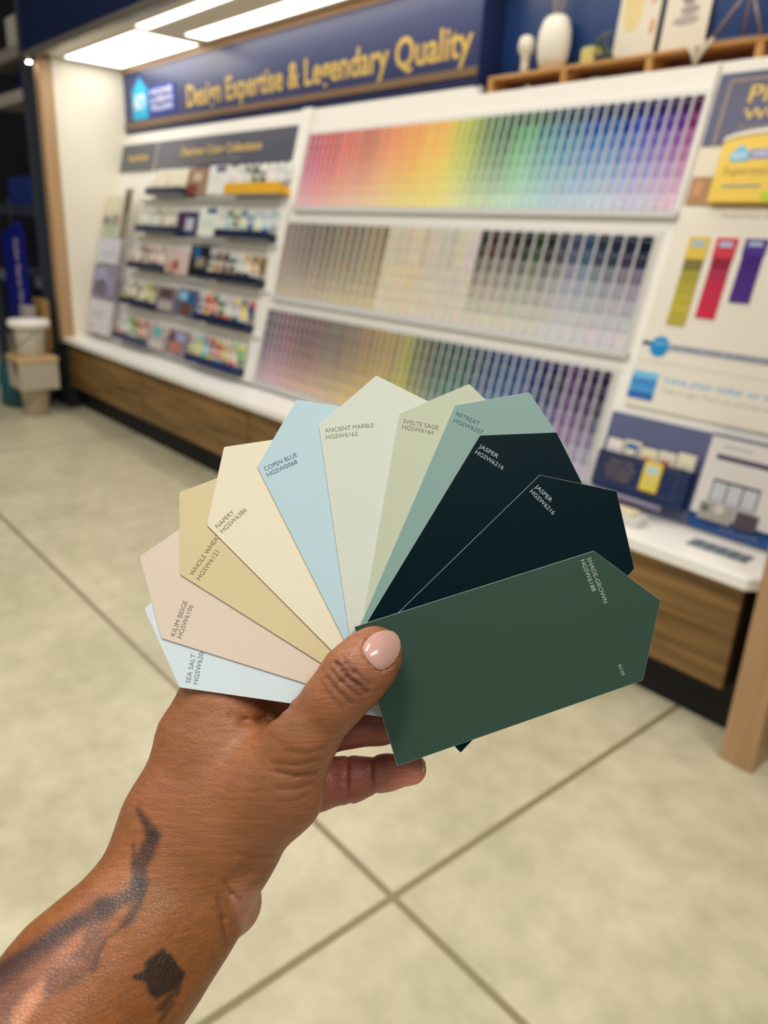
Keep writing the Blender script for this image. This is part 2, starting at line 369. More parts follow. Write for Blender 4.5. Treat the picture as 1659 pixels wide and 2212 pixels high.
# ---------------------------------------------------------------- colour strip racks
def interp(ctrl, x):
    if x <= ctrl[0][0]: return ctrl[0][1:]
    for a, b_ in zip(ctrl, ctrl[1:]):
        if x <= b_[0]:
            t = (x-a[0])/(b_[0]-a[0]); return tuple(mixc(a[k], b_[k], t) for k in range(1, len(a)))
    return ctrl[-1][1:]
TOP = [(-4.05, (196, 96, 140), (236, 198, 206)), (-3.91, (202, 74, 96), (236, 194, 196)), (-3.73, (212, 96, 88), (238, 204, 192)), (-3.53, (206, 110, 84), (238, 212, 190)),
       (-3.33, (232, 156, 84), (240, 220, 180)), (-3.12, (250, 168, 30), (244, 224, 160)), (-2.95, (250, 200, 20), (240, 228, 150)), (-2.82, (222, 212, 50), (236, 234, 170)), (-2.72, (170, 200, 70), (226, 234, 190)),
       (-2.62, (90, 130, 70), (214, 228, 190)), (-2.50, (48, 120, 70), (206, 230, 206)), (-2.40, (70, 180, 120), (200, 232, 216)), (-2.30, (30, 130, 130), (196, 228, 226)),
       (-2.19, (26, 120, 160), (196, 220, 230)), (-2.05, (10, 90, 170), (200, 220, 236)), (-1.92, (20, 74, 160), (206, 220, 238)), (-1.80, (50, 60, 170), (214, 214, 238)),
       (-1.70, (96, 40, 150), (226, 208, 232)), (-1.60, (150, 40, 120), (240, 208, 226))]
MID = [(-4.10, (134, 124, 118), (206, 192, 170)), (-3.85, (122, 106, 92), (210, 196, 168)), (-3.6, (132, 112, 84), (214, 198, 160)), (-3.35, (140, 124, 92), (216, 204, 160)), (-3.17, (150, 136, 100), (218, 208, 160)),
       (-3.15, (238, 228, 200), (224, 208, 168)), (-2.95, (240, 222, 176), (224, 204, 160)), (-2.8, (236, 228, 206), (216, 206, 186)), (-2.6, (238, 232, 214), (206, 202, 190)), (-2.53, (238, 232, 214), (222, 212, 190)),
       (-2.51, (60, 50, 40), (222, 214, 196)), (-2.35, (54, 44, 44), (222, 216, 200)), (-2.2, (30, 42, 40), (216, 216, 204)), (-2.1, (50, 40, 50), (220, 214, 204)), (-1.98, (56, 80, 120), (212, 216, 222)), (-1.85, (20, 34, 64), (218, 218, 224)), (-1.65, (20, 22, 46), (224, 218, 226))]
BOT = [(-4.13, (70, 56, 80), (196, 176, 190)), (-3.98, (120, 80, 104), (214, 186, 194)), (-3.85, (120, 60, 80), (214, 184, 184)), (-3.72, (80, 34, 36), (212, 186, 172)), (-3.6, (108, 44, 50), (216, 190, 172)), (-3.5, (104, 80, 60), (210, 192, 164)),
       (-3.35, (112, 88, 66), (212, 194, 158)), (-3.2, (150, 116, 60), (218, 200, 144)), (-3.03, (188, 156, 70), (222, 206, 130)), (-2.92, (176, 160, 84), (214, 206, 130)), (-2.86, (186, 184, 60), (210, 210, 110)), (-2.78, (120, 124, 10), (196, 196, 90)), (-2.70, (100, 110, 70), (190, 196, 150)),
       (-2.60, (34, 66, 56), (150, 180, 150)), (-2.48, (0, 100, 86), (130, 200, 180)), (-2.38, (10, 80, 90), (140, 196, 196)), (-2.22, (20, 76, 150), (146, 184, 214)), (-2.06, (20, 62, 140), (160, 184, 214)), (-1.94, (24, 34, 84), (170, 180, 208)),
       (-1.83, (90, 50, 120), (188, 160, 200)), (-1.75, (60, 44, 90), (200, 184, 208)), (-1.68, (34, 30, 50), (200, 196, 208))]
def cname(c):
    r, g, b_ = c; mxx, mnn = max(c), min(c)
    if mxx-mnn < 26: return 'charcoal' if mxx < 75 else 'grey' if mxx < 165 else 'off-white'
    import colorsys
    h, l_, s_ = colorsys.rgb_to_hls(r/255, g/255, b_/255); h *= 360
    dark = 'dark ' if l_ < 0.26 else 'pale ' if l_ > 0.72 else ''
    for lim, nme in ((14, 'red'), (28, 'terracotta'), (42, 'tan' if s_ < 0.6 else 'orange'), (62, 'beige' if s_ < 0.4 else 'yellow'), (80, 'lime green'), (160, 'green'), (186, 'teal'), (232, 'blue'), (268, 'indigo'), (300, 'purple'), (345, 'pink'), (361, 'red')):
        if h <= lim: return dark + nme
ONES = ['', 'first', 'second', 'third', 'fourth', 'fifth', 'sixth', 'seventh', 'eighth', 'ninth', 'tenth', 'eleventh', 'twelfth', 'thirteenth', 'fourteenth', 'fifteenth', 'sixteenth', 'seventeenth', 'eighteenth', 'nineteenth']
def ordw(n):
    if n < 20: return ONES[n]
    t = {2: 'twent', 3: 'thirt', 4: 'fort', 5: 'fift'}[n//10]
    return t + 'ieth' if n % 10 == 0 else t + 'y-' + ONES[n % 10]
NBAND = 7
RACKM = mat('#dcdad6', 0.4); FIN = mat('#d9d8da', 0.35)
def rack(row, x0, x1, s0, s1, n, ctrl, label):
    """s0 top, s1 bottom of the pocket area"""
    hgt = s0 - s1; wid = x1 - x0; pitch = wid/n; rr = random.Random(row)
    t = thing('strip_rack', label, 'rack', LM(x0, s1, 0), 'colour strip racks on the sloped board')
    bx = MB().box(-0.02, wid+0.02, -0.03, hgt+0.02, 0.0, 0.006)
    bx.build('back_panel', RACKM, t)
    MB().box(-0.02, wid+0.02, -0.034, -0.010, 0.0, 0.026, bv=0.002).build('ledge', mat('#c9c8c8', 0.4), t)
    for k in range(n+1):
        xx = k*pitch
        MB().prism([(xx-0.0028, 0), (xx+0.0028, 0), (xx+0.0028, hgt), (xx-0.0028, hgt)], 0.006, 0.0185).build('divider', FIN, t)
    gname = {1: 'top', 2: 'middle', 3: 'bottom'}[row]
    for k in range(n):
        xc = x0 + (k+0.5)*pitch
        dk, lt = interp(ctrl, xc)
        if row != 2:
            g_ = sum(dk)/3; sf = 1.35 - 0.35*min(1, max(0, (xc+3.2)/0.8)); dk = tuple(g_+(v-g_)*sf for v in dk)
            g_ = sum(lt)/3; lt = tuple(g_+(v-g_)*(sf+0.25) for v in lt)
        jit = rr.uniform(-10, 10); hue = [rr.uniform(-8, 8) for _ in range(3)]
        dk = tuple(min(250, max(6, dk[i]*(0.93, 0.88, 0.84)[row-1] + jit + hue[i])) for i in range(3))
        q = MB(); w2 = pitch/2 - 0.0035
        for j in range(NBAND):
            f_ = j/(NBAND-1.0)
            if row == 2 and -3.16 < xc < -2.52:
                c = mixc(dk, (226, 216, 196), 0.1*j) if j < 3 else mixc(lt, (232, 226, 210), (j-3)/5)
            else:
                u_ = min(1, max(0, (xc+3.0)/1.0))
                tl = {1: [0, 0, .14, .32, .52, .72, .92], 2: [0, .1, .3, .5, .7, .85, 1], 3: [0, 0, .12, .3, .52, .74, .92]}[row][j]
                tr = {1: [0, .02, .34, .52, .70, .85, 1], 2: [0, .16, .52, .70, .82, .92, 1], 3: [0, .1, .26, .46, .64, .8, .95]}[row][j]
                tt = tl*(1-u_) + tr*u_
                if row == 2 and xc < -3.16: tt = [0, 0.08, 0.18, 0.32, 0.5, 0.7, 0.9][j]
                c = mixc(dk, lt, tt)
                if j == 0 and xc > -2.5 and row == 1: c = tuple(v*0.62 for v in c)
            c = tuple(min(250, max(4, v + rr.uniform(-4, 4))) for v in c)
            ya, yb = hgt*(1-(j+1)/NBAND), hgt*(1-j/NBAND)
            # each card stands in front of the one above it, its top edge leaning forward
            z0, z1 = 0.008, 0.008 + 0.009
            cc = lin3(c); wh = lin3(tuple(200+v*0.2 for v in c))
            arc = []
            for a_ in range(7):
                th = math.pi*a_/6; arc.append((w2*math.cos(th), yb - 0.010 + 0.008*math.sin(th)))
            vs = [(-w2, ya, z0), (w2, ya, z0)] + [(x_, y_, z1) for x_, y_ in arc]
            vs2 = [(x_, y_, z_-0.0015) for x_, y_, z_ in vs]
            nn = len(vs)
            q.add(vs+vs2, [list(range(nn)), list(range(nn, 2*nn))[::-1]] + [(i, (i+1) % nn, nn+(i+1) % nn, nn+i)[::-1] for i in range(nn)], cc)
            q.add([(-w2, yb-0.022, z1-0.0005), (w2, yb-0.022, z1-0.0005), (w2, yb-0.0195, z1+0.0009), (-w2, yb-0.0195, z1+0.0009)], [(0, 1, 2, 3)], mixc(cc, wh, 0.5))
        o = q.build('color_strip', PRINT, M=LM(xc, s1, 0))
        main = mixc(dk, lt, 0.15)
        tag(o, '%s colour strip, %s from the left in the %s rack' % (cname(main), ordw(k+1), gname), 'colour card', 'colour strips in the %s rack' % gname)
rack(1, -4.063, -1.607, -0.066, -0.470, 53, TOP, 'top colour strip rack with bright rainbow strips, below the white header')
rack(2, -4.110, -1.650, -0.570, -0.998, 39, MID, 'middle colour strip rack with brown, cream and grey strips')
rack(3, -4.135, -1.665, -1.090, -1.530, 50, BOT, 'bottom colour strip rack with deep muted strips, just above the worktop')
st = MB().prism([(-4.185, 0.085), (-4.185, -0.40), (-4.262, -0.55), (-4.262, -1.555), (-4.162, -1.555), (-4.137, -0.55), (-4.090, -0.45), (-4.085, 0.085)], 0.0, 0.022)
tag(st.build('stile', WHITE, M=ML), 'broad white upright stile left of the colour racks', 'stile')
tag(MB().box(-1.604, -1.592, -0.50, 0.04, 0.0, 0.016, bv=0.002).build('stile', WHITE, M=ML), 'slim white upright stile right of the top colour rack', 'stile')

# ---------------------------------------------------------------- sample card trays on the left
PALETTES = {
 'L1': ['#e9e4cf', '#e7dfc4', '#ece7da', '#e2d8b8', '#efe9dc', '#dcd2b0', '#e8e0cc'], 'R1': ['#e9e5dc', '#d9d8da', '#ccd0d4', '#dfe0dc', '#c8d0cc', '#505a54', '#2f3f4e'],
 'L2': ['#e6e0c8', '#cfcab0', '#d6dcd6', '#dfe6e4', '#c4cfd2', '#ddd7c4', '#a9a78c'], 'R2': ['#dbe6da', '#b9d4dc', '#d4dce8', '#9cc7c4', '#55603c', '#cfd8b8', '#3f74b4'],
 'L3': ['#d8b8ae', '#e4cfc4', '#b98a80', '#e6dccb', '#a7968a', '#8d6f64', '#c9bfae'], 'R3': ['#e7dfc8', '#d2a36c', '#7c6a3c', '#8c7440', '#5c2c3c', '#2c3458', '#c9d8d4'],
 'L4': ['#d2cf6e', '#a9b04c', '#6f7450', '#cfc9a8', '#e2dcc6', '#8b8a6a', '#e9e3d0'], 'R4': ['#cfc3de', '#e9d768', '#3f5e88', '#c93c34', '#e2745c', '#1f7a6c', '#d8ded8'],
 'L5': ['#dd8a78', '#e3a69a', '#a65a4c', '#cfd5da', '#dfe4e6', '#9fb05c', '#5f7d4c'], 'R5': ['#d3bf74', '#e8c9bc', '#8fc98c', '#d9dc5c', '#7cc4dc', '#9a7a8c', '#d9564c'],
}
TR = [('L1', -5.98, -5.38, -0.425, '#2c3148', 'cream cards', 'upper left'), ('R1', -4.79, -4.14, -0.425, '#e2ab1e', 'mixed pale cards', 'upper right'),
      ('L2', -6.06, -5.42, -0.700, '#20294a', 'cream and grey cards', 'second left'), ('R2', -4.82, -4.19, -0.700, '#141f3f', 'pale blue and green cards', 'second right'),
      ('L3', -6.10, -5.52, -0.975, '#1c2744', 'pinkish beige cards', 'third left'), ('R3', -4.86, -4.22, -0.975, '#121a34', 'brown and wine cards', 'third right'),
      ('L4', -6.16, -5.56, -1.255, '#1c2744', 'olive cards', 'fourth left'), ('R4', -4.90, -4.25, -1.255, '#141f42', 'red and green cards', 'fourth right'),
      ('L5', -6.17, -5.60, -1.535, '#3d4668', 'coral cards', 'lowest left'), ('R5', -4.92, -4.28, -1.535, '#1b2c5c', 'rainbow cards', 'lowest right')]
for s_, nm in ((-0.44, 'topmost'), (-0.715, 'second highest'), (-0.99, 'middle'), (-1.27, 'second lowest'), (-1.55, 'lowest')):
    o = MB().box(-6.2, -4.15, s_-0.006, s_, 0.001, 0.05).build('card_shelf', mat('#dedcda', 0.4), M=ML)
    tag(o, nm + ' long pale shelf carrying sample card trays', 'shelf', 'long shelves of the sample card section')
for key, xa, xb, s_, lipc, desc, pos in TR:
    wd = xb-xa
    yel = key == 'R1'
    lipname = 'yellow' if yel else 'navy'
    t = thing('card_tray', '%s fronted tray of %s, %s of the ten trays' % (lipname, desc, pos), 'tray', LM(xa, s_, 0), 'sample card trays')
    MB().box(0, wd, 0, 0.006, 0.002, 0.10).build('base', mat('#d0cfd2', 0.3), t)
    MB().box(0, wd, 0, 0.052 if not yel else 0.066, 0.10, 0.106, bv=0.001).build('front_lip', mat(lipc, 0.4), t)
    for e in (0, wd-0.004): MB().box(e, e+0.004, 0, 0.05, 0.002, 0.10).build('side', mat(lipc, 0.4), t)
    MB().box(0.004, wd-0.004, 0.006, 0.055, 0.050, 0.053).build('riser', mat('#e2e0dc', 0.3), t)
    n = 7
    for row in range(2):
        for k in range(n):
            cx_ = (k+0.5)*wd/n; z = 0.078 if row == 0 else 0.026; y0 = 0.012 if row == 0 else 0.095
            c = lin(PALETTES[key][(k + 3*row) % 7]); c2 = lin(PALETTES[key][(k+2+2*row) % 7])
            hw = wd/n*0.44; q = MB(); hh = 0.112
            arc = [(cx_ + hw*math.cos(math.pi*a_/8), y0 + hh - 0.03 + 0.03*math.sin(math.pi*a_/8)) for a_ in range(9)]
            q.prism([(cx_-hw, y0), (cx_+hw, y0)] + arc, z, z+0.007, mixc(lin('#ebe6da'), c2, 0.25))
            q.prism([(cx_-hw*0.86, y0), (cx_+hw*0.86, y0), (cx_+hw*0.86, y0+hh*0.52), (cx_-hw*0.86, y0+hh*0.52)], z+0.007, z+0.011, c)
            q.prism([(cx_-hw*0.78, y0+hh*0.54), (cx_+hw*0.78, y0+hh*0.54), (cx_+hw*0.70, y0+hh*0.80), (cx_-hw*0.70, y0+hh*0.80)], z+0.007, z+0.009, c2)
            o = q.build('sample_card', PRINT, M=LM(xa, s_, 0))
            rgb = tuple(int(PALETTES[key][(k+3*row) % 7][i:i+2], 16) for i in (1, 3, 5))
            tag(o, '%s sample card, %s from left, %s row of the %s tray' % (cname(rgb), ordw(k+1), ('front', 'back')[row], pos), 'sample card', 'sample cards in the %s tray' % pos)
# brochures standing between the trays
BR = [(-5.40, -5.10, -0.43, 0.19, '#9a7a66', [(.3, .25, .5, .35, '#7c3f3a'), (.5, .7, .4, .3, '#c9b49c')], 'brochure with a brown room photo on the topmost shelf'),
      (-5.095, -4.83, -0.43, 0.20, '#e3e3de', [(.6, .88, .5, .18, '#5a5a80'), (.4, .6, .5, .2, '#d4dcd6')], 'white brochure with a dark blue heading left of the yellow fronted tray'),
      (-5.45, -5.15, -0.705, 0.17, '#26305c', [(.35, .6, .25, .6, '#5c2c44'), (.65, .5, .4, .5, '#b9bccf')], 'navy brochure with a wine red picture on the second shelf'),
      (-5.12, -4.85, -0.705, 0.20, '#dfe2da', [(.6, .9, .5, .18, '#3f4f80'), (.5, .5, .6, .3, '#cfdacb')], 'pale brochure with a small blue heading on the second shelf'),
      (-5.53, -5.175, -0.98, 0.18, '#cdb9b4', [(.5, .4, .2, .4, '#a8393f'), (.3, .3, .3, .4, '#c4907c')], 'dusty pink brochure with a red vase picture on the middle shelf'),
      (-5.16, -4.90, -0.98, 0.22, '#101624', [(.35, .8, .4, .3, '#1e5b8c'), (.6, .5, .5, .3, '#8e8674')], 'black brochure with a blue square on the middle shelf'),
      (-5.57, -5.27, -1.26, 0.19, '#7f7080', [(.5, .75, .6, .3, '#5c3f3c'), (.5, .3, .7, .35, '#b3a8a4')], 'grey brochure with a chair photo on the second lowest shelf'),
      (-5.24, -4.95, -1.26, 0.20, '#54607a', [(.3, .75, .4, .3, '#8cbcdc'), (.7, .7, .3, .3, '#1d5c94'), (.5, .3, .5, .4, '#6c4434')], 'blue and brown brochure on the second lowest shelf'),
      (-5.60, -5.32, -1.54, 0.18, '#b8a8aa', [(.5, .75, .45, .35, '#5cb9b8'), (.5, .25, .7, .3, '#cdc0bc')], 'brochure with a turquoise square on the lowest shelf'),
      (-5.28, -4.96, -1.54, 0.19, '#8d7c84', [(.4, .35, .4, .3, '#c4725c'), (.6, .75, .4, .3, '#9aa2cc'), (.2, .7, .2, .3, '#5a3a30')], 'brochure with a peach and mauve room photo on the lowest shelf')]
for xa, xb, s_, hh, c, rects, lab in BR:
    q = MB(); wd = xb-xa
    q.box(0, wd, 0.012, hh, 0.060, 0.066, lin(c))
    for u, v_, a_, b_, c2 in rects:
        q.box(wd*(u-a_/2), wd*(u+a_/2), hh*max(0.08, v_-b_/2), hh*min(0.98, v_+b_/2), 0.066, 0.0675, lin(c2))
    tag(q.build('brochure', PRINT, M=LM(xa, s_, 0)), lab, 'brochure')
# inspiration leaflets at the far left
def leaflet(x0, x1, s0, s1, off, bg, rects, lab, texts=()):
    t = thing('leaflet', lab, 'leaflet', LM(x0, s0, off)); wd, hh = x1-x0, s1-s0
    q = MB().box(0, wd, 0, hh, 0, 0.006, lin(bg))
    for u0, u1, v0, v1, c2 in rects: q.box(wd*u0, wd*u1, hh*v0, hh*v1, 0.006, 0.0075, lin(c2))
    q.build('page', PRINT, t)
    for tx, u, v_, wdt, hgt, c2 in texts: text_mesh(tx, 'lettering', mat(c2, 0.6), t, wd*u, hh*v_, 0.0078, width=wd*wdt, height=hgt)
    return t
leaflet(-6.70, -6.36, -0.76, -0.44, 0.10, '#d9d3bd', [(.1, .9, .05, .35, '#b5c4ae'), (.05, .35, .3, .5, '#8d6f74'), (.35, .6, .3, .5, '#86b49c'), (.6, .95, .3, .55, '#a49482'), (.1, .8, .6, .95, '#e6dfc4')], 'cream leaflet with a still life of vases, top of the far left column')
leaflet(-6.33, -6.20, -0.76, -0.38, 0.10, '#8b8070', [(.2, .9, .5, .9, '#6a6050')], 'narrow taupe leaflet beside the vase leaflet')
leaflet(-6.72, -6.28, -0.97, -0.77, 0.10, '#d5d6e2', [(.1, .9, .3, .5, '#c8cada')], 'pale lavender blank leaflet in the far left column')
leaflet(-6.72, -6.25, -1.25, -0.99, 0.10, '#8f8ba2', [(.1, .6, .5, .9, '#a7a6c6'), (.1, .7, .1, .45, '#6f6878'), (.6, .95, .1, .7, '#9a94b4'), (.3, .5, .4, .6, '#57525e')], 'leaflet with a purple-grey house photo in the far left column')
leaflet(-6.70, -6.23, -1.54, -1.27, 0.10, '#dcdbe0', [(.1, .7, .6, .64, '#b4b4c4'), (.1, .6, .48, .52, '#c0c0cc'), (.05, .3, .1, .25, '#d6c8a0')], 'white leaflet with faint lines of print, lowest of the far left column')

# ---------------------------------------------------------------- right information section
XL = -1.575
sg = thing('promo_sign', 'slate navy sign with gold lettering and a gold frame line at the top right', 'sign', LM(XL, -0.455))
MB().box(0, 0.755, 0.205, 0.452, 0, 0.012).build('board', mat('#42456c', 0.36), sg)
MB().box(0.04, 0.052, 0.205, 0.43, 0.012, 0.0135).box(0.052, 0.755, 0.418, 0.43, 0.012, 0.0135).build('frame_line', mat('#8f8073', 0.4), sg)
text_mesh('Pick Color', 'lettering', GOLD, sg, 0.125, 0.347, 0.012, width=0.46, height=0.056, bold=0.02)
text_mesh("We've Got You", 'lettering', GOLD, sg, 0.122, 0.290, 0.012, width=0.52, height=0.036, bold=0.02)
text_mesh('From our collection to your home', 'small_lettering', mat('#9c8a5c', 0.5), sg, 0.12, 0.26, 0.012, width=0.5, height=0.014, bold=0.01)
q = MB().box(0.0, 0.755, 0, 0.205, 0, 0.008, lin('#c9b494')).box(0.0, 0.10, 0.10, 0.205, 0.008, 0.010, lin('#e4dcc8')).box(0.0, 0.09, 0.0, 0.10, 0.008, 0.010, lin('#b08a66')).box(0.02, 0.05, 0.03, 0.08, 0.010, 0.012, lin('#cf9a76'))
q.build('room_photo', PRINT, sg)
cn = thing('can_cutout', 'big yellow paint can display with a blue house logo at the right edge', 'paint can', LM(-1.475, -0.452, 0.013))
q = MB()
q.prism([(0, 0), (0.36, 0), (0.36, 0.205)] + [(0.18+0.18*math.cos(math.pi*a_/10), 0.205+0.030*math.sin(math.pi*a_/10)) for a_ in range(11)] + [(0, 0.205)], 0, 0.03, lin('#efc93f'))
q.build('can', mat('#ecc843', 0.35), cn)
q = MB().prism([(0.18+0.182*math.cos(math.pi*a_/10), 0.208+0.034*math.sin(math.pi*a_/10)) for a_ in range(11)] + [(0.18+0.176*math.cos(math.pi*a_/10), 0.200+0.026*math.sin(math.pi*a_/10)) for a_ in range(10, -1, -1)], 0.0, 0.034)
q.build('rim', mat('#dcd6c4', 0.3), cn)
q = MB().prism([(0.04, 0.135), (0.104, 0.135), (0.104, 0.162), (0.072, 0.190), (0.04, 0.162)], 0.03, 0.032, lin('#7cc6ea'))
q.prism([(0.106, 0.142), (0.26, 0.142), (0.26, 0.172), (0.106, 0.172)], 0.03, 0.0315, lin('#8b8fd0'))
q.box(0.04, 0.175, 0.048, 0.056, 0.03, 0.031, lin('#8a9f96')).disc(0.20, 0.018, 0.016, 0.03, 0.031, lin('#b9d63c'))
lo = q.build('logo', PRINT, cn)
text_mesh('HGTV', 'logo_lettering', mat('#f4f4f8', 0.5), lo, 0.072, 0.145, 0.032, width=0.046, height=0.016, align='CENTER', bold=0.03)
text_mesh('HOME', 'logo_lettering', mat('#f4f4f8', 0.5), lo, 0.12, 0.150, 0.0315, width=0.12, height=0.015, bold=0.02)
text_mesh('Superpaint', 'lettering', mat('#a68c3c', 0.5), cn, 0.025, 0.090, 0.0305, width=0.20, height=0.030, shear=0.2)

ib = thing('info_board', 'white information board with three colour strips and a round blue badge', 'board', LM(-1.585, -1.20))
MB().box(0, 0.77, 0, 0.74, 0, 0.012, bv=0.002).build('panel', mat('#e8e2d5', 0.4), ib)
text_mesh('Interior Paints', 'lettering', mat('#a9a498', 0.6), ib, 0.165, 0.700, 0.012, width=0.26, height=0.017, shear=0.2)
def bandstrip(x, top, bot, w_, cols, lab):
    t = MB(); n = 8; hh = (top-bot)/n
    t.box(x-0.003, x+w_+0.003, top-hh*2, top, 0.012, 0.0165, lin(cols[0]))
    for k in range(2, n): t.box(x, x+w_, top-(k+1)*hh+0.001, top-k*hh, 0.012, 0.015+0.0002*k, lin(cols[1 + min(k-2, len(cols)-2)]))
    t.box(x+0.012, x+w_-0.012, top-hh*0.9, top-hh*0.35, 0.0165, 0.0172, lin('#a8bcd6'))
    o = t.build('strip_sample', PRINT, ib); o['label'] = lab
    for k in range(2, n): text_mesh('Series %d' % k, 'strip_lettering', mat('#e9e2c8', 0.6), o, x+w_/2, top-(k+0.62)*hh, 0.0168, width=w_*0.5, height=0.007, align='CENTER') if False else None
bandstrip(0.075, 0.633, 0.315, 0.072, ['#dcc052', '#7d743c', '#a39a3c', '#b0a43e', '#b8aa40', '#c0ae44', '#b5a840'], 'yellow and olive banded strip')
bandstrip(0.178, 0.632, 0.350, 0.072, ['#cc3a4c', '#8e1c34', '#a8304c', '#bc2c4c', '#c42c4c', '#c82a4a', '#cc2a4c'], 'crimson banded strip')
bandstrip(0.282, 0.632, 0.415, 0.072, ['#4b2c8c', '#3c1c78', '#40207c', '#46247e', '#4a2882', '#4c2a84'], 'violet banded strip')
q = MB().box(0.002, 0.045, 0.232, 0.246, 0.012, 0.0135, lin('#16264e')).box(0.10, 0.77, 0.222, 0.246, 0.012, 0.0135, lin('#aeb2bc'))
q.disc(0.075, 0.232, 0.037, 0.012, 0.016, lin('#1f8fd0'), 32)
bd = q.build('badge', PRINT, ib)
text_mesh('100%', 'badge_lettering', mat('#9cc8ea', 0.5), bd, 0.075, 0.236, 0.0162, width=0.05, height=0.016, align='CENTER')
text_mesh('SATISFACTION GUARANTEED ON EVERY CAN', 'lettering', mat('#4a4a7c', 0.6), ib, 0.125, 0.228, 0.0136, width=0.60, height=0.013, bold=0.01)
q = MB().box(0.0, 0.77, 0.172, 0.175, 0.012, 0.013, lin('#cfcac4'))
for k, c in enumerate(('#2f68b4', '#4b9cd8', '#3f8cd0', '#78c0ea')): q.box(0.0, 0.105, 0.030+0.026*k, 0.030+0.026*(k+1)-0.001, 0.012, 0.0145, lin(c))
sq = q.build('color_tile', PRINT, ib)
text_mesh('Love your color or we', 'blue_lettering', mat('#6aaede', 0.6), ib, 0.135, 0.106, 0.012, width=0.42, height=0.026, bold=0.012)
text_mesh("make it right. That's our promise to", 'small_lettering', mat('#b4b2b4', 0.6), ib, 0.135, 0.070, 0.012, width=0.40, height=0.016, bold=0.01)

# brochure holder below
HX = -1.625
hb = thing('brochure_holder', 'navy brochure holder with gold lettering and a yellow can picture', 'holder', LM(HX, -1.570))
MB().box(0.0, 0.41, 0.0, 0.335, 0.0, 0.012).build('back_panel', mat('#5d6488', 0.3), hb)
fm = MB().box(0.02, 0.40, 0.045, 0.185, 0.055, 0.062).build('front_panel', mat('#142a56', 0.35), hb)
MB().box(0.02, 0.40, 0.045, 0.051, 0.012, 0.055).box(0.02, 0.026, 0.051, 0.185, 0.012, 0.055).box(0.394, 0.40, 0.051, 0.185, 0.012, 0.055).build('pocket', mat('#142a56', 0.35), hb)
q = MB()
for a_, b_, c_, d_ in ((0.045, 0.36, 0.170, 0.172), (0.045, 0.36, 0.072, 0.074), (0.045, 0.047, 0.074, 0.170), (0.358, 0.36, 0.074, 0.170)): q.box(a_, b_, c_, d_, 0.062, 0.063)
q.build('gold_frame', mat('#6c5a54', 0.4), fm)
for k, t in enumerate(('FIND THE', 'COLOR YOU LOVE', 'AND BRING', 'IT HOME')):
    text_mesh(t, 'lettering', mat('#8f7c58', 0.5), fm, 0.125, 0.146-0.020*k, 0.062, width=(0.10, 0.13, 0.12, 0.10)[k], height=0.012, align='CENTER', bold=0.012)
q = MB().box(0.222, 0.295, 0.075, 0.185, 0.062, 0.068, lin('#e2cb58'), bv=0.006).box(0.235, 0.282, 0.140, 0.168, 0.068, 0.069, lin('#b8d0d4')).box(0.235, 0.285, 0.105, 0.125, 0.068, 0.069, lin('#d6c97c'))
q.build('can_picture', PRINT, hb)
MB().tube([(0.0, 0.03, 0.085), (0.34, 0.03, 0.085)], 0.010, 12).build('rail', mat('#8d86a0', 0.4, 0.2), hb)
cols = [('#e6dde2', '#d5c8d4', 'white brochure at the left in the navy holder'), ('#1d6a9c', '#dfd9c4', 'teal blue brochure second in the navy holder'), ('#e0d8b6', '#cf8c6c', 'cream brochure with a peach picture in the navy holder'), ('#d9d2c4', '#b46c44', 'brochure with an orange and black picture in the navy holder'), ('#e2dcc4', '#d2ccb4', 'plain cream brochure at the right in the navy holder')]
for k, (c1, c2, lb) in enumerate(cols):
    x = 0.035 + 0.073*k; hh = 0.215 + 0.008*math.sin(k*2)
    q = MB().box(x, x+0.066, 0.055, hh+0.02, 0.03, 0.044, lin('#ddd6c6')).box(x+0.008, x+0.058, hh-0.035, hh+0.008, 0.044, 0.0455, lin(c1)).box(x+0.012, x+0.050, hh-0.035, hh-0.012, 0.0455, 0.047, lin(c2))
    tag(q.build('brochure', PRINT, M=LM(HX, -1.570)), lb, 'brochure', 'brochures in the navy holder')
# living room leaflet on the navy backing
bk = tag(MB().box(0.415, 0.81, 0.0, 0.335, 0.0, 0.012, lin('#1d4d94')).build('backing_board', mat('#1d4f96', 0.35), M=LM(HX, -1.570)), 'blue backing board behind the room leaflet at the right end', 'board')
lf = thing('room_leaflet', 'white leaflet with a grey living room photo on the blue board at the right', 'leaflet', LM(-1.203, -1.535, 0.014))
q = MB().box(0.0, 0.36, 0.02, 0.295, 0, 0.02, lin('#dedad8')).box(0.0, 0.36, 0.295, 0.302, 0, 0.022, lin('#20365c'))
q.box(0.035, 0.33, 0.218, 0.236, 0.02, 0.021, lin('#4c4c60')).box(0.05, 0.15, 0.262, 0.268, 0.02, 0.021, lin('#b8b6ba'))
q.box(0.05, 0.215, 0.060, 0.148, 0.02, 0.021, lin('#b9b8bd')).box(0.05, 0.215, 0.142, 0.150, 0.021, 0.022, lin('#3e4250'))
for k in range(4): q.box(0.05+0.0535*k, 0.054+0.0535*k, 0.075, 0.15, 0.021, 0.022, lin('#55565e'))
for k in range(3): q.box(0.057+0.0535*k, 0.100+0.0535*k, 0.080, 0.140, 0.021, 0.0215, lin('#c8ccd4'))
q.box(0.03, 0.15, 0.005, 0.066, 0.021, 0.024, lin('#a8a39f')).box(0.16, 0.235, 0.006, 0.062, 0.021, 0.026, lin('#50474f')).disc(0.05, 0.045, 0.014, 0.024, 0.0255, lin('#5c7058')).disc(0.10, 0.05, 0.018, 0.024, 0.0255, lin('#cfc8c0')).disc(0.27, 0.20, 0.02, 0.02, 0.022, lin('#6c6c8c'))
q.build('page', GLOSS_PRINT, lf)
text_mesh('HGTV HOME', 'lettering', mat('#a8b8dc', 0.5), lf, 0.11, -0.020, 0.001, width=0.13, height=0.012)

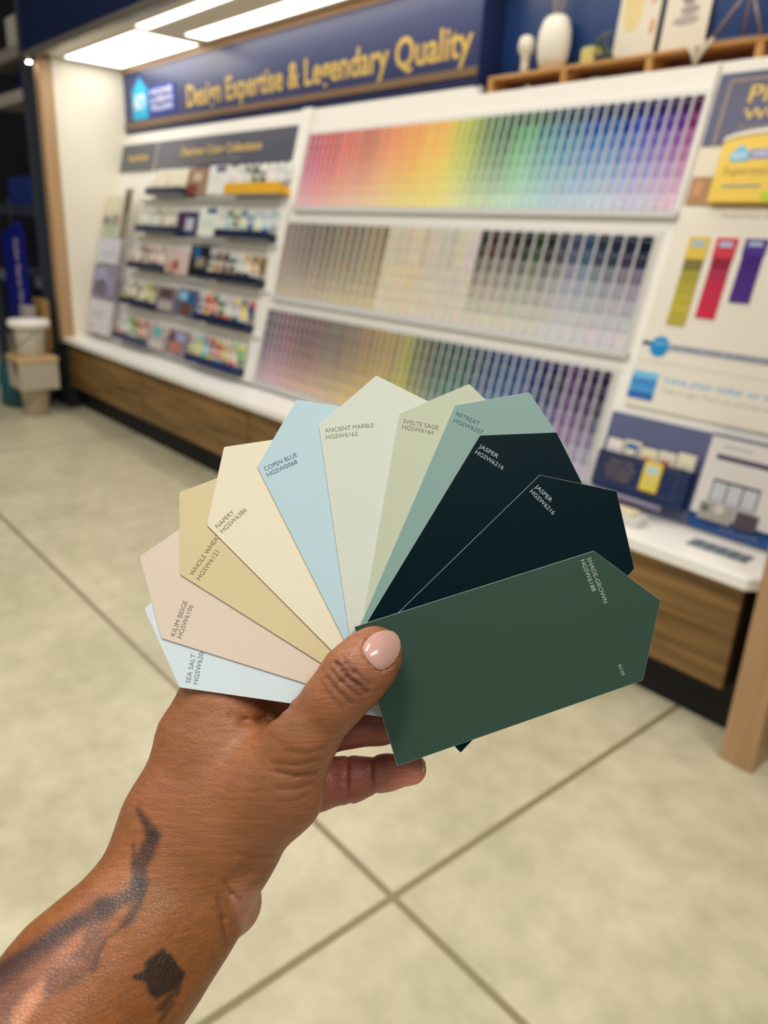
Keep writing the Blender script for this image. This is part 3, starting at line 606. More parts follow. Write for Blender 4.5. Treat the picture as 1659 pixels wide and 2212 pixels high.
# small things on the worktop
WZ = 0.6175
sw = thing('swatch_strip', 'strip of five grey-blue swatch squares lying on the worktop at the right end', 'colour card', Matrix.Translation((-1.125, 2.380, WZ)) @ Matrix.Rotation(math.radians(0), 4, 'Z'))
q = MB().box(-0.004, 0.204, -0.004, 0.078, 0, 0.003, lin('#d8dad8'))
q.build('backing', PRINT, sw)
for k in range(5):
    q = MB().box(0.041*k, 0.041*k+0.019, 0, 0.074, 0.003, 0.006, lin('#7f8b8d')).box(0.041*k+0.019, 0.041*k+0.038, 0, 0.074, 0.003, 0.006, lin('#66707c'))
    q.build('square', PRINT, sw)
ps = thing('paper_tray', 'low white tray with a stack of pale papers below the navy holder', 'tray', T(-1.60, 2.36, WZ))
MB().box(0, 0.30, 0, 0.07, 0, 0.035, bv=0.003).build('tray', mat('#d6d4d0', 0.4), ps)
MB().box(0.01, 0.27, 0.008, 0.062, 0.035, 0.048).build('papers', mat('#e0d6b4', 0.6), ps)

# ---------------------------------------------------------------- next bay beyond the right post
c = thing('base_cabinet', 'dark walnut cabinet of the next bay just behind the right oak post', 'cabinet', T(-0.70, 2.34, 0))
MB().box(0, 1.2, 0.02, 0.5, 0.195, 0.57).build('body', WALNUT, c)
MB().box(0, 1.2, 0.08, 0.5, 0, 0.195).build('plinth', BLACK, c)

# ---------------------------------------------------------------- left store racking
RK = mat('#3f4650', 0.5, 0.3)
def upright(x, y, lab):
    t = thing('rack_upright', lab, 'rack', T(x, y, 0), 'steel uprights of the storage rack')
    MB().box(-0.04, 0.04, -0.035, 0.035, 0.0, 3.6, bv=0.004).build('post', RK, t)
    q = MB()
    for k in range(44): q.box(-0.012, 0.012, -0.037, -0.035, 0.10+0.08*k, 0.13+0.08*k)
    q.build('slot_row', mat('#12151a', 0.6), t)
    MB().box(-0.07, 0.07, -0.06, 0.06, 0, 0.008).build('foot_plate', RK, t)
upright(-7.20, 2.33, 'grey slotted steel rack upright nearest the left oak post')
upright(-7.20, 3.35, 'grey slotted steel rack upright standing behind the nearest one')
upright(-8.75, 2.33, 'grey slotted steel rack upright at the left edge of the photo')
for z, col, lb in ((0.12, '#5a5a60', 'lowest'), (1.02, '#6b6c78', 'second lowest'), (1.62, '#303446', 'middle'), (2.50, '#a59d90', 'second highest'), (2.82, '#8a8078', 'highest')):
    q = MB().box(-8.71, -7.24, 2.30, 2.345, z-0.05, z+0.04, bv=0.003).box(-8.71, -7.24, 2.345, 3.3, z+0.02, z+0.04)
    tag(q.build('rack_beam', mat(col, 0.5)), lb + ' beam and deck of the steel rack at the left edge', 'rack beam', 'beams of the steel rack')
def carton(x0, x1, y0, y1, z0, z1, c, lab, cat='box'):
    t = thing('carton', lab, cat, T((x0+x1)/2, (y0+y1)/2, z0)); a, b_ = (x1-x0)/2, (y1-y0)/2; h_ = z1-z0
    MB().box(-a, a, -b_, b_, 0, h_, bv=0.004).build('body', mat(c, 0.6), t)
    MB().box(-a-0.001, a+0.001, -0.03, 0.03, h_-0.002, h_+0.001).build('tape', mat('#8d7a5c', 0.5), t)
carton(-8.0, -7.32, 2.45, 2.9, 2.86, 3.16, '#b9b3a6', 'pale carton on the highest rack deck at the top left')
carton(-8.0, -7.32, 2.5, 2.9, 2.54, 2.76, '#0a1670', 'royal blue carton on the rack just below the pale one')
carton(-7.62, -7.30, 2.42, 2.8, 1.92, 2.14, '#8a5418', 'orange-brown carton in the dark rack bay')
carton(-7.62, -7.28, 2.42, 2.8, 1.66, 1.88, '#7c3218', 'rust red carton under the orange-brown one')
carton(-8.3, -7.66, 2.42, 2.8, 1.66, 1.9, '#0c2a78', 'dark blue carton beside the rust red one')
carton(-8.4, -7.7, 2.5, 2.9, 0.17, 0.45, '#3b3a3c', 'dark grey carton on the lowest rack deck')
# blue sign leaning at the rack
bs = thing('hanging_sign', 'tall royal blue sign with pale upright lettering at the left edge', 'sign', VM(-7.66, 0.72, 2.22))
MB().prism([(-0.30, 0.0), (-0.05, -0.16), (0.20, 0.02), (0.30, 0.08), (0.30, 0.68), (0.22, 0.80), (-0.26, 0.70), (-0.31, 0.62)], -0.012, 0.012).build('panel', mat('#04117c', 0.4), bs)
text_mesh('Color Starts Here', 'lettering', mat('#b9a9c8', 0.5), bs, 0.06, 0.66, 0.012, width=0.60, height=0.13, rot=-math.pi/2, bold=0.03)
MB().box(-0.02, 0.0, 0.72, 1.0, -0.01, 0.0).build('hanger', RK, bs)
# bucket and pails
bk = thing('paint_bucket', 'white five gallon bucket with a lid on top of the stacked pails', 'bucket', T(-6.66, 1.98, 0.497))
MB().lathe([(0.10, 0), (0.104, 0.004), (0.118, 0.22), (0.120, 0.235)], n=36).build('body', mat('#c6c0b2', 0.4), bk)
MB().lathe([(0.150, 0.228), (0.158, 0.232), (0.160, 0.265), (0.150, 0.285), (0.02, 0.290)], n=36).build('lid', mat('#f2ebe4', 0.35), bk)
MB().tube([(0.125*math.cos(a_), -0.125*abs(math.sin(a_)), 0.20-0.12*abs(math.sin(a_))) for a_ in [math.pi*k/12 for k in range(13)]], 0.003, 6).build('handle', STEEL, bk)
bd = MB().box(-6.82, -6.50, 1.82, 2.14, 0.455, 0.495, bv=0.006).build('wooden_board', mat('#cba877', 0.5)); tag(bd, 'light wooden board lying between the lidded bucket and the grey bin', 'board')
bn_ = thing('storage_bin', 'beige open fronted plastic bin under the wooden board', 'bin', T(-6.66, 1.98, 0.235))
MB().box(-0.155, 0.155, -0.15, 0.15, 0, 0.01).box(-0.155, 0.155, 0.13, 0.15, 0.01, 0.218).box(-0.155, -0.10, -0.15, 0.13, 0.01, 0.218).box(0.10, 0.155, -0.15, 0.13, 0.01, 0.218).box(-0.10, 0.10, -0.15, -0.135, 0.01, 0.10).build('shell', mat('#b3aa98', 0.5), bn_)
MB().box(-0.10, 0.10, -0.05, 0.05, 0.01, 0.19).build('contents', mat('#6c6350', 0.6), bn_)
pl = thing('pail', 'small beige pail on the floor at the bottom of the stack', 'pail', T(-6.67, 1.98, 0.0))
MB().lathe([(0.088, 0), (0.092, 0.004), (0.112, 0.20), (0.118, 0.205), (0.118, 0.232), (0.02, 0.234)], n=36).build('body', mat('#b3a58c', 0.45), pl)
MB().tube([(0.115*math.cos(a_), -0.118*abs(math.sin(a_))-0.004, 0.19-0.10*abs(math.sin(a_))) for a_ in [math.pi*k/12 for k in range(13)]], 0.003, 6).build('handle', STEEL, pl)
tb = thing('teal_bag', 'crumpled dark teal bag on the floor at the left edge', 'bag', T(-7.12, 1.95, 0))
MB().lathe([(0.12, 0), (0.17, 0.03), (0.175, 0.2), (0.15, 0.33), (0.10, 0.40), (0.11, 0.43)], n=14, sx=1.0, sy=0.7).build('body', mat('#0a4f58', 0.45, bump=1.0, bscale=14), tb)
MB().box(-0.08, 0.06, -0.135, -0.125, 0.1, 0.2).build('printed_patch', mat('#8aa0a0', 0.5), tb)
tag(MB().box(-7.5, -6.86, 2.05, 2.2, 0.40, 0.44, bv=0.004).build('wooden_board', mat('#a8845c', 0.5)), 'narrow wooden plank on the dark stand left of the bins', 'board')
tag(MB().box(-7.45, -6.90, 2.07, 2.18, 0.0, 0.40, bv=0.004).build('stand', mat('#23363a', 0.6)), 'dark stand under the narrow plank behind the teal bag', 'stand')
tag(MB().box(-7.00, -6.88, 2.02, 2.12, 0.44, 0.86, bv=0.004).build('paper_roll_box', mat('#9a948e', 0.6)), 'tall narrow grey box behind the lidded bucket', 'box')
tag(MB().box(-7.02, -6.80, 2.14, 2.20, 0.50, 0.92, bv=0.004).build('cardboard_sheet', mat('#8f6c38', 0.6)), 'brown cardboard sheet standing behind the lidded bucket', 'cardboard')

# ---------------------------------------------------------------- hand-held colour cards
MC = Matrix.Identity(4)            # viewer-side frame at eye height: x right, y down, z away
for i in range(3):
    for j in range(3): MC[i][j] = RC[i][j]
MC[2][3] = H
W_ = 0.052; LB = 0.09835; RF = 0.01833; D0, TX, TY = 0.29507, -0.09367, 0.23549
nrm = Vector((TX, TY, 1)).normalized(); pa = Vector((0, 1, 0)).cross(nrm).normalized(); pb = nrm.cross(pa)
POSE = [(-0.07224, 0.04017, -1.40848), (-0.07537, 0.02316, -1.25248), (-0.06352, 0.00224, -1.0024), (-0.04953, -0.01305, -0.77793), (-0.02606, -0.02973, -0.45821),
        (0.00052, -0.03878, -0.13452), (0.03269, -0.03578, 0.19165), (0.05341, -0.03368, 0.42406), (0.0613, -0.01774, 0.5631), (0.08036, 0.00393, 0.8222), (0.08958, 0.04056, 1.28026)]
CARDS = [('#c9d6da', '#5f6a80', 'SEA SALT', 10.56, 'HGSW6204', -3.6, -6.3, 'pale icy grey-blue colour card at the back of the fan, lowest at the left'),
         ('#d2c3b2', '#6d6458', 'KILIM BEIGE', 13.61, 'HGSW6106', -4.5, -7.0, 'pinkish beige colour card second from the left in the held fan'),
         ('#cbbc92', '#6a5c38', 'WHOLE WHEAT', 18.53, 'HGSW6121', -4.5, -7.6, 'wheat tan colour card third from the left in the held fan'),
         ('#dad3b9', '#6f6850', 'NAPERY', 8.85, 'HGSW6386', -4.0, -6.6, 'creamy pale yellow colour card fourth from the left in the fan'),
         ('#aec6cf', '#35515c', 'COPEN BLUE', 13.95, 'HGSW0068', -3.2, -5.8, 'soft sky blue colour card fifth from the left in the fan'),
         ('#c4cabc', '#6a6c58', 'ANCIENT MARBLE', 19.71, 'HGSW6162', -3.4, -6.2, 'pale grey-green cream colour card at the top centre of the fan'),
         ('#b2b9a0', '#62664e', 'SVELTE SAGE', 14.44, 'HGSW6164', -3.9, -6.4, 'light sage colour card just right of the top centre card'),
         ('#78958f', '#24403e', 'RETREAT', 10.13, 'HGSW6207', -4.0, -7.0, 'muted grey-teal colour card left of the two darkest cards'),
         ('#01171d', '#9aa6aa', 'JASPER', 8.71, 'HGSW6216', -4.8, -7.8, 'near black teal colour card directly right of the grey-teal card'),
         ('#01161c', '#9aa6aa', 'JASPER', 8.63, 'HGSW6216', -5.2, -8.2, 'near black teal colour card lying just behind the dark green card'),
         ('#2e4439', '#93a199', 'SHADE-GROWN', 18.43, 'HGSW6188', -3.9, -6.6, 'dark forest green colour card on top of the fan under the thumb')]
for i, ((x, y, t), (bg, ink, nm, w1, code, v1, v2, lab)) in enumerate(zip(POSE, CARDS)):
    o0 = Vector((0, 0, D0 + (10-i)*0.0006)) + pa*x + pb*y
    c, s_ = math.cos(t), math.sin(t)
    eu = pa*c + pb*s_; ev = pa*s_ - pb*c; ez = eu.cross(ev)
    Mx = Matrix(((eu[0], ev[0], ez[0], o0[0]), (eu[1], ev[1], ez[1], o0[1]), (eu[2], ev[2], ez[2], o0[2]), (0, 0, 0, 1)))
    Mc = MC @ Mx
    if Mx.to_3x3() @ Vector((0, 0, 1)) @ Vector((0, 0, 1)) > 0: zf = -1
    else: zf = 1
    bm = bmesh.new()
    dark = i >= 8
    def rc(pts, r=0.0005):
        out = []
        for k in range(len(pts)):
            p0, p1, p2 = Vector(pts[k-1]), Vector(pts[k]), Vector(pts[(k+1) % len(pts)])
            out += [(p1 + (p0-p1).normalized()*r)[:], (p1 + ((p0-p1).normalized()+(p2-p1).normalized())*r*0.25)[:], (p1 + (p2-p1).normalized()*r)[:]]
        return out
    outl = rc([(-W_/2, -LB), (W_/2, -LB), (W_/2, 0), (0, RF), (-W_/2, 0)])
    th = 0.00038
    bvw = 0.00012 if dark else 0.00010
    cxm, cym = 0.0, -LB/2
    inn = []
    for k in range(len(outl)):
        p0, p1, p2 = Vector(outl[k-1]), Vector(outl[k]), Vector(outl[(k+1) % len(outl)])
        n1_ = Vector(((p1-p0).y, -(p1-p0).x)).normalized(); n2_ = Vector(((p2-p1).y, -(p2-p1).x)).normalized()
        inn.append((p1 - (n1_+n2_).normalized()*bvw)[:])
    q = MB(); n = len(outl)
    q.add([(x_, y_, 0) for x_, y_ in outl] + [(x_, y_, zf*th*0.6) for x_, y_ in outl] + [(x_, y_, zf*th) for x_, y_ in inn],
          [list(range(n))[::-1], list(range(2*n, 3*n))] + [(k, (k+1) % n, n+(k+1) % n, n+k) for k in range(n)] + [(n+k, n+(k+1) % n, 2*n+(k+1) % n, 2*n+k) for k in range(n)])
    if zf < 0: q.f = [f[::-1] for f in q.f]
    # white paper core on the cut edges, painted faces
    n = len(outl); q.c = [(0.42,)*3 if dark else (0.68,)*3]*len(q.f)
    q.c[0] = lin(bg); q.c[1] = lin(bg)
    card = q.build('colour_card', attr_mat('card_paint_%s' % nm.lower().replace(' ', '_'), 0.36 if dark else 0.5, 0.035 if i in (8, 9) else 0.10 if dark else 0.3), M=Mc)
    nt = card.data.materials[0].node_tree; b = nt.nodes['Principled BSDF']
    tn = nt.nodes.new('ShaderNodeTexNoise'); tn.inputs['Scale'].default_value = 2600; tcn = nt.nodes.new('ShaderNodeTexCoord'); nt.links.new(tcn.outputs['Object'], tn.inputs['Vector'])
    bp = nt.nodes.new('ShaderNodeBump'); bp.inputs['Strength'].default_value = 0.10; bp.inputs['Distance'].default_value = 0.0002
    nt.links.new(tn.outputs['Fac'], bp.inputs['Height']); nt.links.new(bp.outputs[0], b.inputs['Normal'])
    tag(card, lab, 'colour card', 'colour cards fanned out in the hand')
    card['label'] = lab
    im = mat(ink, 0.6)
    def pr(txt, u, v_, wd_, name='printed_name', hgt=0.0018):
        o = text_mesh(txt, name, im, None, u, v_, th, width=wd_, height=hgt, ext=0.00004)
        if zf < 0:
            for vv in o.data.vertices: vv.co.z = -th-0.00004
            o.data.flip_normals()
        o.parent = card; return o
    pr(nm, -0.0240, v1/1000, w1/1000)
    pr(code, -0.0240, v2/1000, 0.0128, 'printed_code')
    if nm == 'SHADE-GROWN': pr('RC05', 0.0178, -0.0073, 0.0042, 'printed_corner_code', 0.0013)

# ---------------------------------------------------------------- person: hand and forearm as one skin
def P3(px, py, z): return np.array([(px-CX)*z/FPX, (py-CY)*z/FPX, z])
h_ = 0.00062
# fine steps where the hand is, wide steps along the rest of the forearm
ax = [np.concatenate([np.arange(-0.320, -0.152, 0.0035), np.arange(-0.152, 0.022, h_)]),
      np.concatenate([np.arange(0.030, 0.190, h_), np.arange(0.190, 0.420, 0.0035)]),
      np.concatenate([np.arange(0.100, 0.215, 0.0035), np.arange(0.215, 0.312, h_)])]
dims = np.array([len(a_) for a_ in ax]); lo = np.array([a_[0] for a_ in ax]); hi = np.array([a_[-1] for a_ in ax])
vol = np.full(dims, 0.02, np.float32)
def ix(p, right=False): return np.array([np.searchsorted(ax[i_], p[i_]) for i_ in range(3)])
def cone(a, b_, ra, rb, ka=1.0, kb=1.0, blend=0.006):
    """tapered limb segment between two points (px, py, depth); r in px; k = depth thickness / width"""
    A, B = P3(*a), P3(*b_); Ra, Rb = ra*a[2]/FPX, rb*b_[2]/FPX
    pad = max(Ra, Rb) + blend + 0.004
    l = np.maximum(0, ix(np.minimum(A, B) - pad) - 1); u = np.minimum(dims, ix(np.maximum(A, B) + pad) + 1)
    if (u <= l).any(): return
    X = ax[0][l[0]:u[0]][:, None, None]; Y = ax[1][l[1]:u[1]][None, :, None]; Z = ax[2][l[2]:u[2]][None, None, :]
    d = B-A; dd = d @ d
    t = np.clip(((X-A[0])*d[0] + (Y-A[1])*d[1] + (Z-A[2])*d[2])/dd, 0, 1)
    # view-depth direction made perpendicular to the limb
    ez = np.array([0, 0, 1.0]); dn = d/np.sqrt(dd); ez = ez - dn*(ez @ dn); ez /= np.linalg.norm(ez)
    vx = X-(A[0]+t*d[0]); vy = Y-(A[1]+t*d[1]); vz = Z-(A[2]+t*d[2])
    dz = vx*ez[0] + vy*ez[1] + vz*ez[2]
    k = ka + t*(kb-ka)
    q2 = vx*vx + vy*vy + vz*vz - dz*dz
    r = Ra + t*(Rb-Ra)
    f = np.sqrt(np.maximum(q2, 0) + (dz/k)**2)
    f = (f - r)*np.where(f > 1e-9, np.sqrt(np.maximum(q2, 0) + dz*dz)/np.maximum(f, 1e-9), 1)
    cur = vol[l[0]:u[0], l[1]:u[1], l[2]:u[2]]
    hh = np.maximum(blend - np.abs(cur-f), 0)/blend
    vol[l[0]:u[0], l[1]:u[1], l[2]:u[2]] = np.minimum(cur, f) - hh*hh*blend*0.25
#SEGS#
# forearm, wrist, hand
cone((-1500, 4250, .168), (-600, 3150, .200), 400, 305, .95, .92, .004)
cone((-600, 3150, .200), (60, 2330, .238), 305, 215, .92, .85, .004)
cone((60, 2330, .238), (195, 2150, .254), 215, 190, .85, .80, .004)
cone((195, 2150, .254), (295, 2042, .266), 190, 168, .80, .74, .008)
cone((295, 2042, .266), (372, 1938, .275), 168, 156, .74, .66, .008)
cone((372, 1938, .275), (430, 1800, .281), 156, 164, .66, .56, .008)
cone((430, 1800, .281), (472, 1690, .284), 164, 150, .56, .52, .008)
cone((472, 1690, .284), (460, 1590, .288), 150, 104, .52, .56, .008)
cone((460, 1590, .288), (486, 1500, .292), 104, 72, .56, .70, .010)
cone((500, 1700, .288), (560, 1640, .292), 130, 100, .50, .50, .008)
# heel of the palm
cone((436, 1968, .283), (492, 1951, .286), 86, 73, .72, .82, .005)
# thenar and thumb
cone((488, 1806, .278), (592, 1705, .275), 100, 98, .72, .70, .010)
cone((592, 1705, .275), (650, 1600, .272), 98, 70, .70, .86, .008)
cone((650, 1600, .272), (722, 1512, .2695), 70, 63, .86, .88, .006)
cone((722, 1512, .2695), (764, 1462, .2700), 63, 69, .88, .86, .004)
cone((764, 1462, .2700), (800, 1424, .2725), 69, 62, .86, .80, .004)
cone((800, 1424, .2725), (815, 1409, .2745), 62, 54, .80, .78, .004)
# index and middle finger behind the cards
cone((474, 1500, .292), (560, 1425, .303), 80, 56, .70, .9, .006)
cone((560, 1425, .303), (690, 1400, .3035), 56, 50, .9, .9, .004)
cone((690, 1400, .3035), (800, 1405, .300), 50, 42, .9, .85, .003)
cone((500, 1560, .299), (640, 1495, .3045), 58, 54, .8, .9, .006)
cone((640, 1495, .3035), (770, 1475, .3035), 54, 50, .9, .9, .004)
cone((770, 1475, .3035), (880, 1480, .300), 50, 42, .9, .85, .003)
# ring finger: shadowed, under the white cards
cone((560, 1640, .297), (690, 1580, .299), 60, 50, .8, .9, .006)
cone((690, 1580, .298), (820, 1560, .298), 48, 46, .9, .9, .003)
cone((820, 1560, .298), (905, 1555, .295), 46, 38, .9, .85, .003)
# little finger
cone((560, 1730, .292), (680, 1697, .296), 70, 54, .75, .85, .006)
cone((680, 1697, .296), (755, 1684, .297), 52, 47, .85, .9, .003)
cone((755, 1684, .297), (835, 1669, .2955), 46, 36, .9, .92, .003)
cone((835, 1669, .2955), (888, 1662, .293), 36, 33, .92, .92, .003)

# skin folds: grooves along short curves on the side facing the viewer
def pxgrid(z): return None
def groove(pts, depth, width, zmax=0.290):
    for (x0, y0), (x1, y1) in zip(pts, pts[1:]):
        z = 0.27
        A, B = np.array([(x0-CX)/FPX, (y0-CY)/FPX]), np.array([(x1-CX)/FPX, (y1-CY)/FPX])
        pad = 3*width/z
        # lateral slab bounds over all depths
        xs_ = [min(A[0], B[0])-pad, max(A[0], B[0])+pad]; ys_ = [min(A[1], B[1])-pad, max(A[1], B[1])+pad]
        bx = [min(xs_[0]*.24, xs_[0]*.30), max(xs_[1]*.24, xs_[1]*.30)]; by = [ys_[0]*.24, ys_[1]*.30]
        l = list(ix([bx[0], by[0], lo[2]])); l[2] = 0
        u = list(ix([bx[1], by[1], zmax]))
        X = ax[0][l[0]:u[0]][:, None, None]; Y = ax[1][l[1]:u[1]][None, :, None]; Z = ax[2][:u[2]][None, None, :]
        U, V = X/Z, Y/Z; d = B-A
        t = np.clip(((U-A[0])*d[0] + (V-A[1])*d[1])/(d @ d), 0, 1)
        r2 = (U-A[0]-t*d[0])**2 + (V-A[1]-t*d[1])**2
        vol[l[0]:u[0], l[1]:u[1], :u[2]] += (depth*np.exp(-r2*(z/width)**2)).astype(np.float32)
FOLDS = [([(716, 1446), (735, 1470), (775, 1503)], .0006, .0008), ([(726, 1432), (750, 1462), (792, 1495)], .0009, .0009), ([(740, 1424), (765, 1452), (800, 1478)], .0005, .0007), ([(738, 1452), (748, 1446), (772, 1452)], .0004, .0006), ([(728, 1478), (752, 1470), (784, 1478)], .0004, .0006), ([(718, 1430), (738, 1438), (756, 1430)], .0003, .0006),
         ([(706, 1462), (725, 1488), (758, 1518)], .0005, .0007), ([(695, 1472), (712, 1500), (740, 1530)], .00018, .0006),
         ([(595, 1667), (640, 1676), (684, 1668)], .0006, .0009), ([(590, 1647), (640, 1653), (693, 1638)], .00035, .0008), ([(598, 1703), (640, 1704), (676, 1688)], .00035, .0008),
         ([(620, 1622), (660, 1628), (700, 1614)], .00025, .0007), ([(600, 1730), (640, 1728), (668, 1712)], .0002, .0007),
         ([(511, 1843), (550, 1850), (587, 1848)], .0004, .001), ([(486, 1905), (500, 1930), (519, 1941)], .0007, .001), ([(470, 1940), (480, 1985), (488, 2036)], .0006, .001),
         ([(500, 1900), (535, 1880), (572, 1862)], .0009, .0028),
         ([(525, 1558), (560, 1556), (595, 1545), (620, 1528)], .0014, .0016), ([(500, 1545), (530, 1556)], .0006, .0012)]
for pts, dep, wid in FOLDS: groove(pts, dep, wid)
# joint folds of the little finger
for pts in ([(752, 1632), (748, 1690), (756, 1740)], [(806, 1630), (800, 1672), (812, 1712)]): groove(pts, .0006, .0008, zmax=.311)

NAIL = [(783, 1404), (786, 1394), (793, 1382), (805, 1371), (819, 1364), (835, 1361), (849, 1364), (859, 1372), (865, 1384), (866, 1398), (862, 1414), (852, 1430), (838, 1442), (823, 1448), (812, 1445), (799, 1433), (788, 1418)]
# nail fold around the plate
groove(NAIL[11:] + NAIL[:4], .00055, .0006, zmax=.275)

def surface_nets(v):
    s = v < 0
    nx, ny, nz = v.shape
    c8 = [s[i:nx-1+i, j:ny-1+j, k:nz-1+k] for i in (0, 1) for j in (0, 1) for k in (0, 1)]
    cnt = sum(c.astype(np.int8) for c in c8); act = (cnt > 0) & (cnt < 8)
    idx = np.full(act.shape, -1, np.int64); cells = np.argwhere(act); idx[act] = np.arange(len(cells))
    acc = np.zeros((len(cells), 3)); num = np.zeros(len(cells))
    corners = [(i, j, k) for i in (0, 1) for j in (0, 1) for k in (0, 1)]
    for a in corners:
        for d in range(3):
            if a[d]: continue
            b_ = list(a); b_[d] = 1
            va = v[cells[:, 0]+a[0], cells[:, 1]+a[1], cells[:, 2]+a[2]]; vb = v[cells[:, 0]+b_[0], cells[:, 1]+b_[1], cells[:, 2]+b_[2]]
            cr = (va < 0) != (vb < 0); t = np.where(cr, va/np.where(cr, va-vb, 1), 0)
            p = np.array(a, float)[None, :].repeat(len(cells), 0); p[:, d] += t
            acc += p*cr[:, None]; num += cr
    verts = cells + acc/num[:, None]
    quads = []
    for d in range(3):
        sl0 = [slice(1, -1)]*3; sl0[d] = slice(0, -1); sl1 = [slice(1, -1)]*3; sl1[d] = slice(1, None)
        A_, B_ = s[tuple(sl0)], s[tuple(sl1)]; e = np.argwhere(A_ != B_)
        inside = A_[tuple(e.T)]
        base = e.copy()
        for q in range(3):
            if q != d: base[:, q] += 1
        o1, o2 = (d+1) % 3, (d+2) % 3
        def cell(a, b_):
            c = base.copy(); c[:, o1] -= a; c[:, o2] -= b_; return idx[c[:, 0], c[:, 1], c[:, 2]]
        Q = np.stack([cell(1, 1), cell(0, 1), cell(0, 0), cell(1, 0)], 1)
        Q[~inside] = Q[~inside][:, ::-1]
        quads.append(Q)
    return verts, np.concatenate(quads)
# slight uneven relief of the skin
vs, qs = surface_nets(vol)
vs = np.stack([np.interp(vs[:, d_], np.arange(dims[d_]), ax[d_]) for d_ in range(3)], 1)
# relax the grid steps
nb = np.zeros((len(vs), 3)); cn_ = np.zeros(len(vs))
for rep in range(2):
    nb[:] = 0; cn_[:] = 0
    for k in range(4):
        a, b_ = qs[:, k], qs[:, (k+1) % 4]
        for d in range(3):
            nb[:, d] += np.bincount(a, vs[b_, d], len(vs)) + np.bincount(b_, vs[a, d], len(vs))
        cn_ += np.bincount(a, minlength=len(vs)) + np.bincount(b_, minlength=len(vs))
    vs = vs*0.5 + 0.5*nb/cn_[:, None]
U = vs[:, 0]/vs[:, 2]*FPX + CX; V = vs[:, 1]/vs[:, 2]*FPX + CY; Zd = vs[:, 2]
# --- own colours of the skin: tone changes and the tattoo
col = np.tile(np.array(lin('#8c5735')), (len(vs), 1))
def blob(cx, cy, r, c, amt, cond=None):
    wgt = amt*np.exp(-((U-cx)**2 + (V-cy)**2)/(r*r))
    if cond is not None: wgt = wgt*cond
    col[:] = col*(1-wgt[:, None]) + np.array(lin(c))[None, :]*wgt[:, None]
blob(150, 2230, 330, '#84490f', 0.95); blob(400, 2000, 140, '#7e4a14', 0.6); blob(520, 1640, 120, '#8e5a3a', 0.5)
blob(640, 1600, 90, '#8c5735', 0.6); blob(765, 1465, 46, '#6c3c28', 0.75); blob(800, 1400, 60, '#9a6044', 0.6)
front = (Zd < 0.2895).astype(float)
heel = np.clip(((U-500)*0.93 + (V-1945)*(-0.36)+10)/14, 0, 1)*np.clip((V-1905)/25, 0, 1)*np.exp(-((U-540)**2+(V-1945)**2)/100**2)
col[:] = col*(1-heel[:, None]) + np.array(lin('#a87258'))*heel[:, None]
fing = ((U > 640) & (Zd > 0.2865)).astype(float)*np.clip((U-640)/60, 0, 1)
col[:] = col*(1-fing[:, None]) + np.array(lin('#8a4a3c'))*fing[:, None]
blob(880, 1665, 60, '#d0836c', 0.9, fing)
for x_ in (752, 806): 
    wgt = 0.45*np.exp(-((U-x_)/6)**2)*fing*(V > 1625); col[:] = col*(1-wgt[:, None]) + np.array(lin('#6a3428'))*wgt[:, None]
def stroke(pts, wd_, c, amt=0.85, soft=4.0):
    D = np.full(len(vs), 1e9); Wd = np.full(len(vs), 1.0)
    ws = wd_ if isinstance(wd_, (list, tuple)) else [wd_]*len(pts)
    for (p0, p1, w0, w1) in zip(pts, pts[1:], ws, ws[1:]):
        dx, dy = p1[0]-p0[0], p1[1]-p0[1]; t = np.clip(((U-p0[0])*dx + (V-p0[1])*dy)/(dx*dx+dy*dy), 0, 1)
        r = np.hypot(U-p0[0]-t*dx, V-p0[1]-t*dy) - (w0+t*(w1-w0))/2
        D = np.minimum(D, r)
    wgt = amt*np.clip(0.5 - D/soft/2, 0, 1)*front
    col[:] = col*(1-wgt[:, None]) + np.array(lin(c))[None, :]*wgt[:, None]
def poly(pts, c, amt, soft=8):
    inside = np.zeros(len(vs), bool); D = np.full(len(vs), 1e9)
    for i_ in range(len(pts)):
        (x0, y0), (x1, y1) = pts[i_-1], pts[i_]
        cond = ((y0 > V) != (y1 > V)) & (U < (x1-x0)*(V-y0)/((y1-y0) or 1e-9) + x0); inside ^= cond
        dx, dy = x1-x0, y1-y0; t = np.clip(((U-x0)*dx + (V-y0)*dy)/(dx*dx+dy*dy), 0, 1); D = np.minimum(D, np.hypot(U-x0-t*dx, V-y0-t*dy))
    wgt = amt*np.clip(0.5 + np.where(inside, D, -D)/soft/2, 0, 1)*front
    col[:] = col*(1-wgt[:, None]) + np.array(lin(c))[None, :]*wgt[:, None]
poly([(-60, 2100), (60, 2040), (163, 1975), (222, 1975), (232, 2010), (222, 2040), (208, 2085), (150, 2110), (120, 2150), (60, 2190), (20, 2230), (-80, 2260)], '#6a4030', 0.8, 14)
stroke([(178, 2008), (165, 2032), (138, 2062), (120, 2075)], [8, 22, 24, 10], '#a0623c', 0.8, 8)
stroke([(92, 2118), (75, 2150), (45, 2190), (30, 2225)], [10, 36, 34, 26], '#b4744c', 0.8, 8)
stroke([(180, 2080), (120, 2078), (60, 2110)], [10, 26, 20], '#925a3c', 0.6, 10)
stroke([(-60, 2150), (40, 2085), (110, 2030), (165, 1990)], [60, 34, 26, 16], '#452a26', 0.75, 10)
TC = '#33231e'
stroke([(298, 1748), (308, 1765), (322, 1788), (331, 1806)], [8, 16, 24, 30], TC, 0.85, 6)
stroke([(331, 1806), (318, 1840), (302, 1868), (300, 1910)], [28, 38, 34, 30], TC, 0.85, 7)
stroke([(288, 1822), (290, 1870)], [6, 12], TC, 0.7, 5)
stroke([(300, 1905), (292, 1930), (262, 1942), (225, 1962)], [30, 32, 30, 44], TC, 0.82, 8)
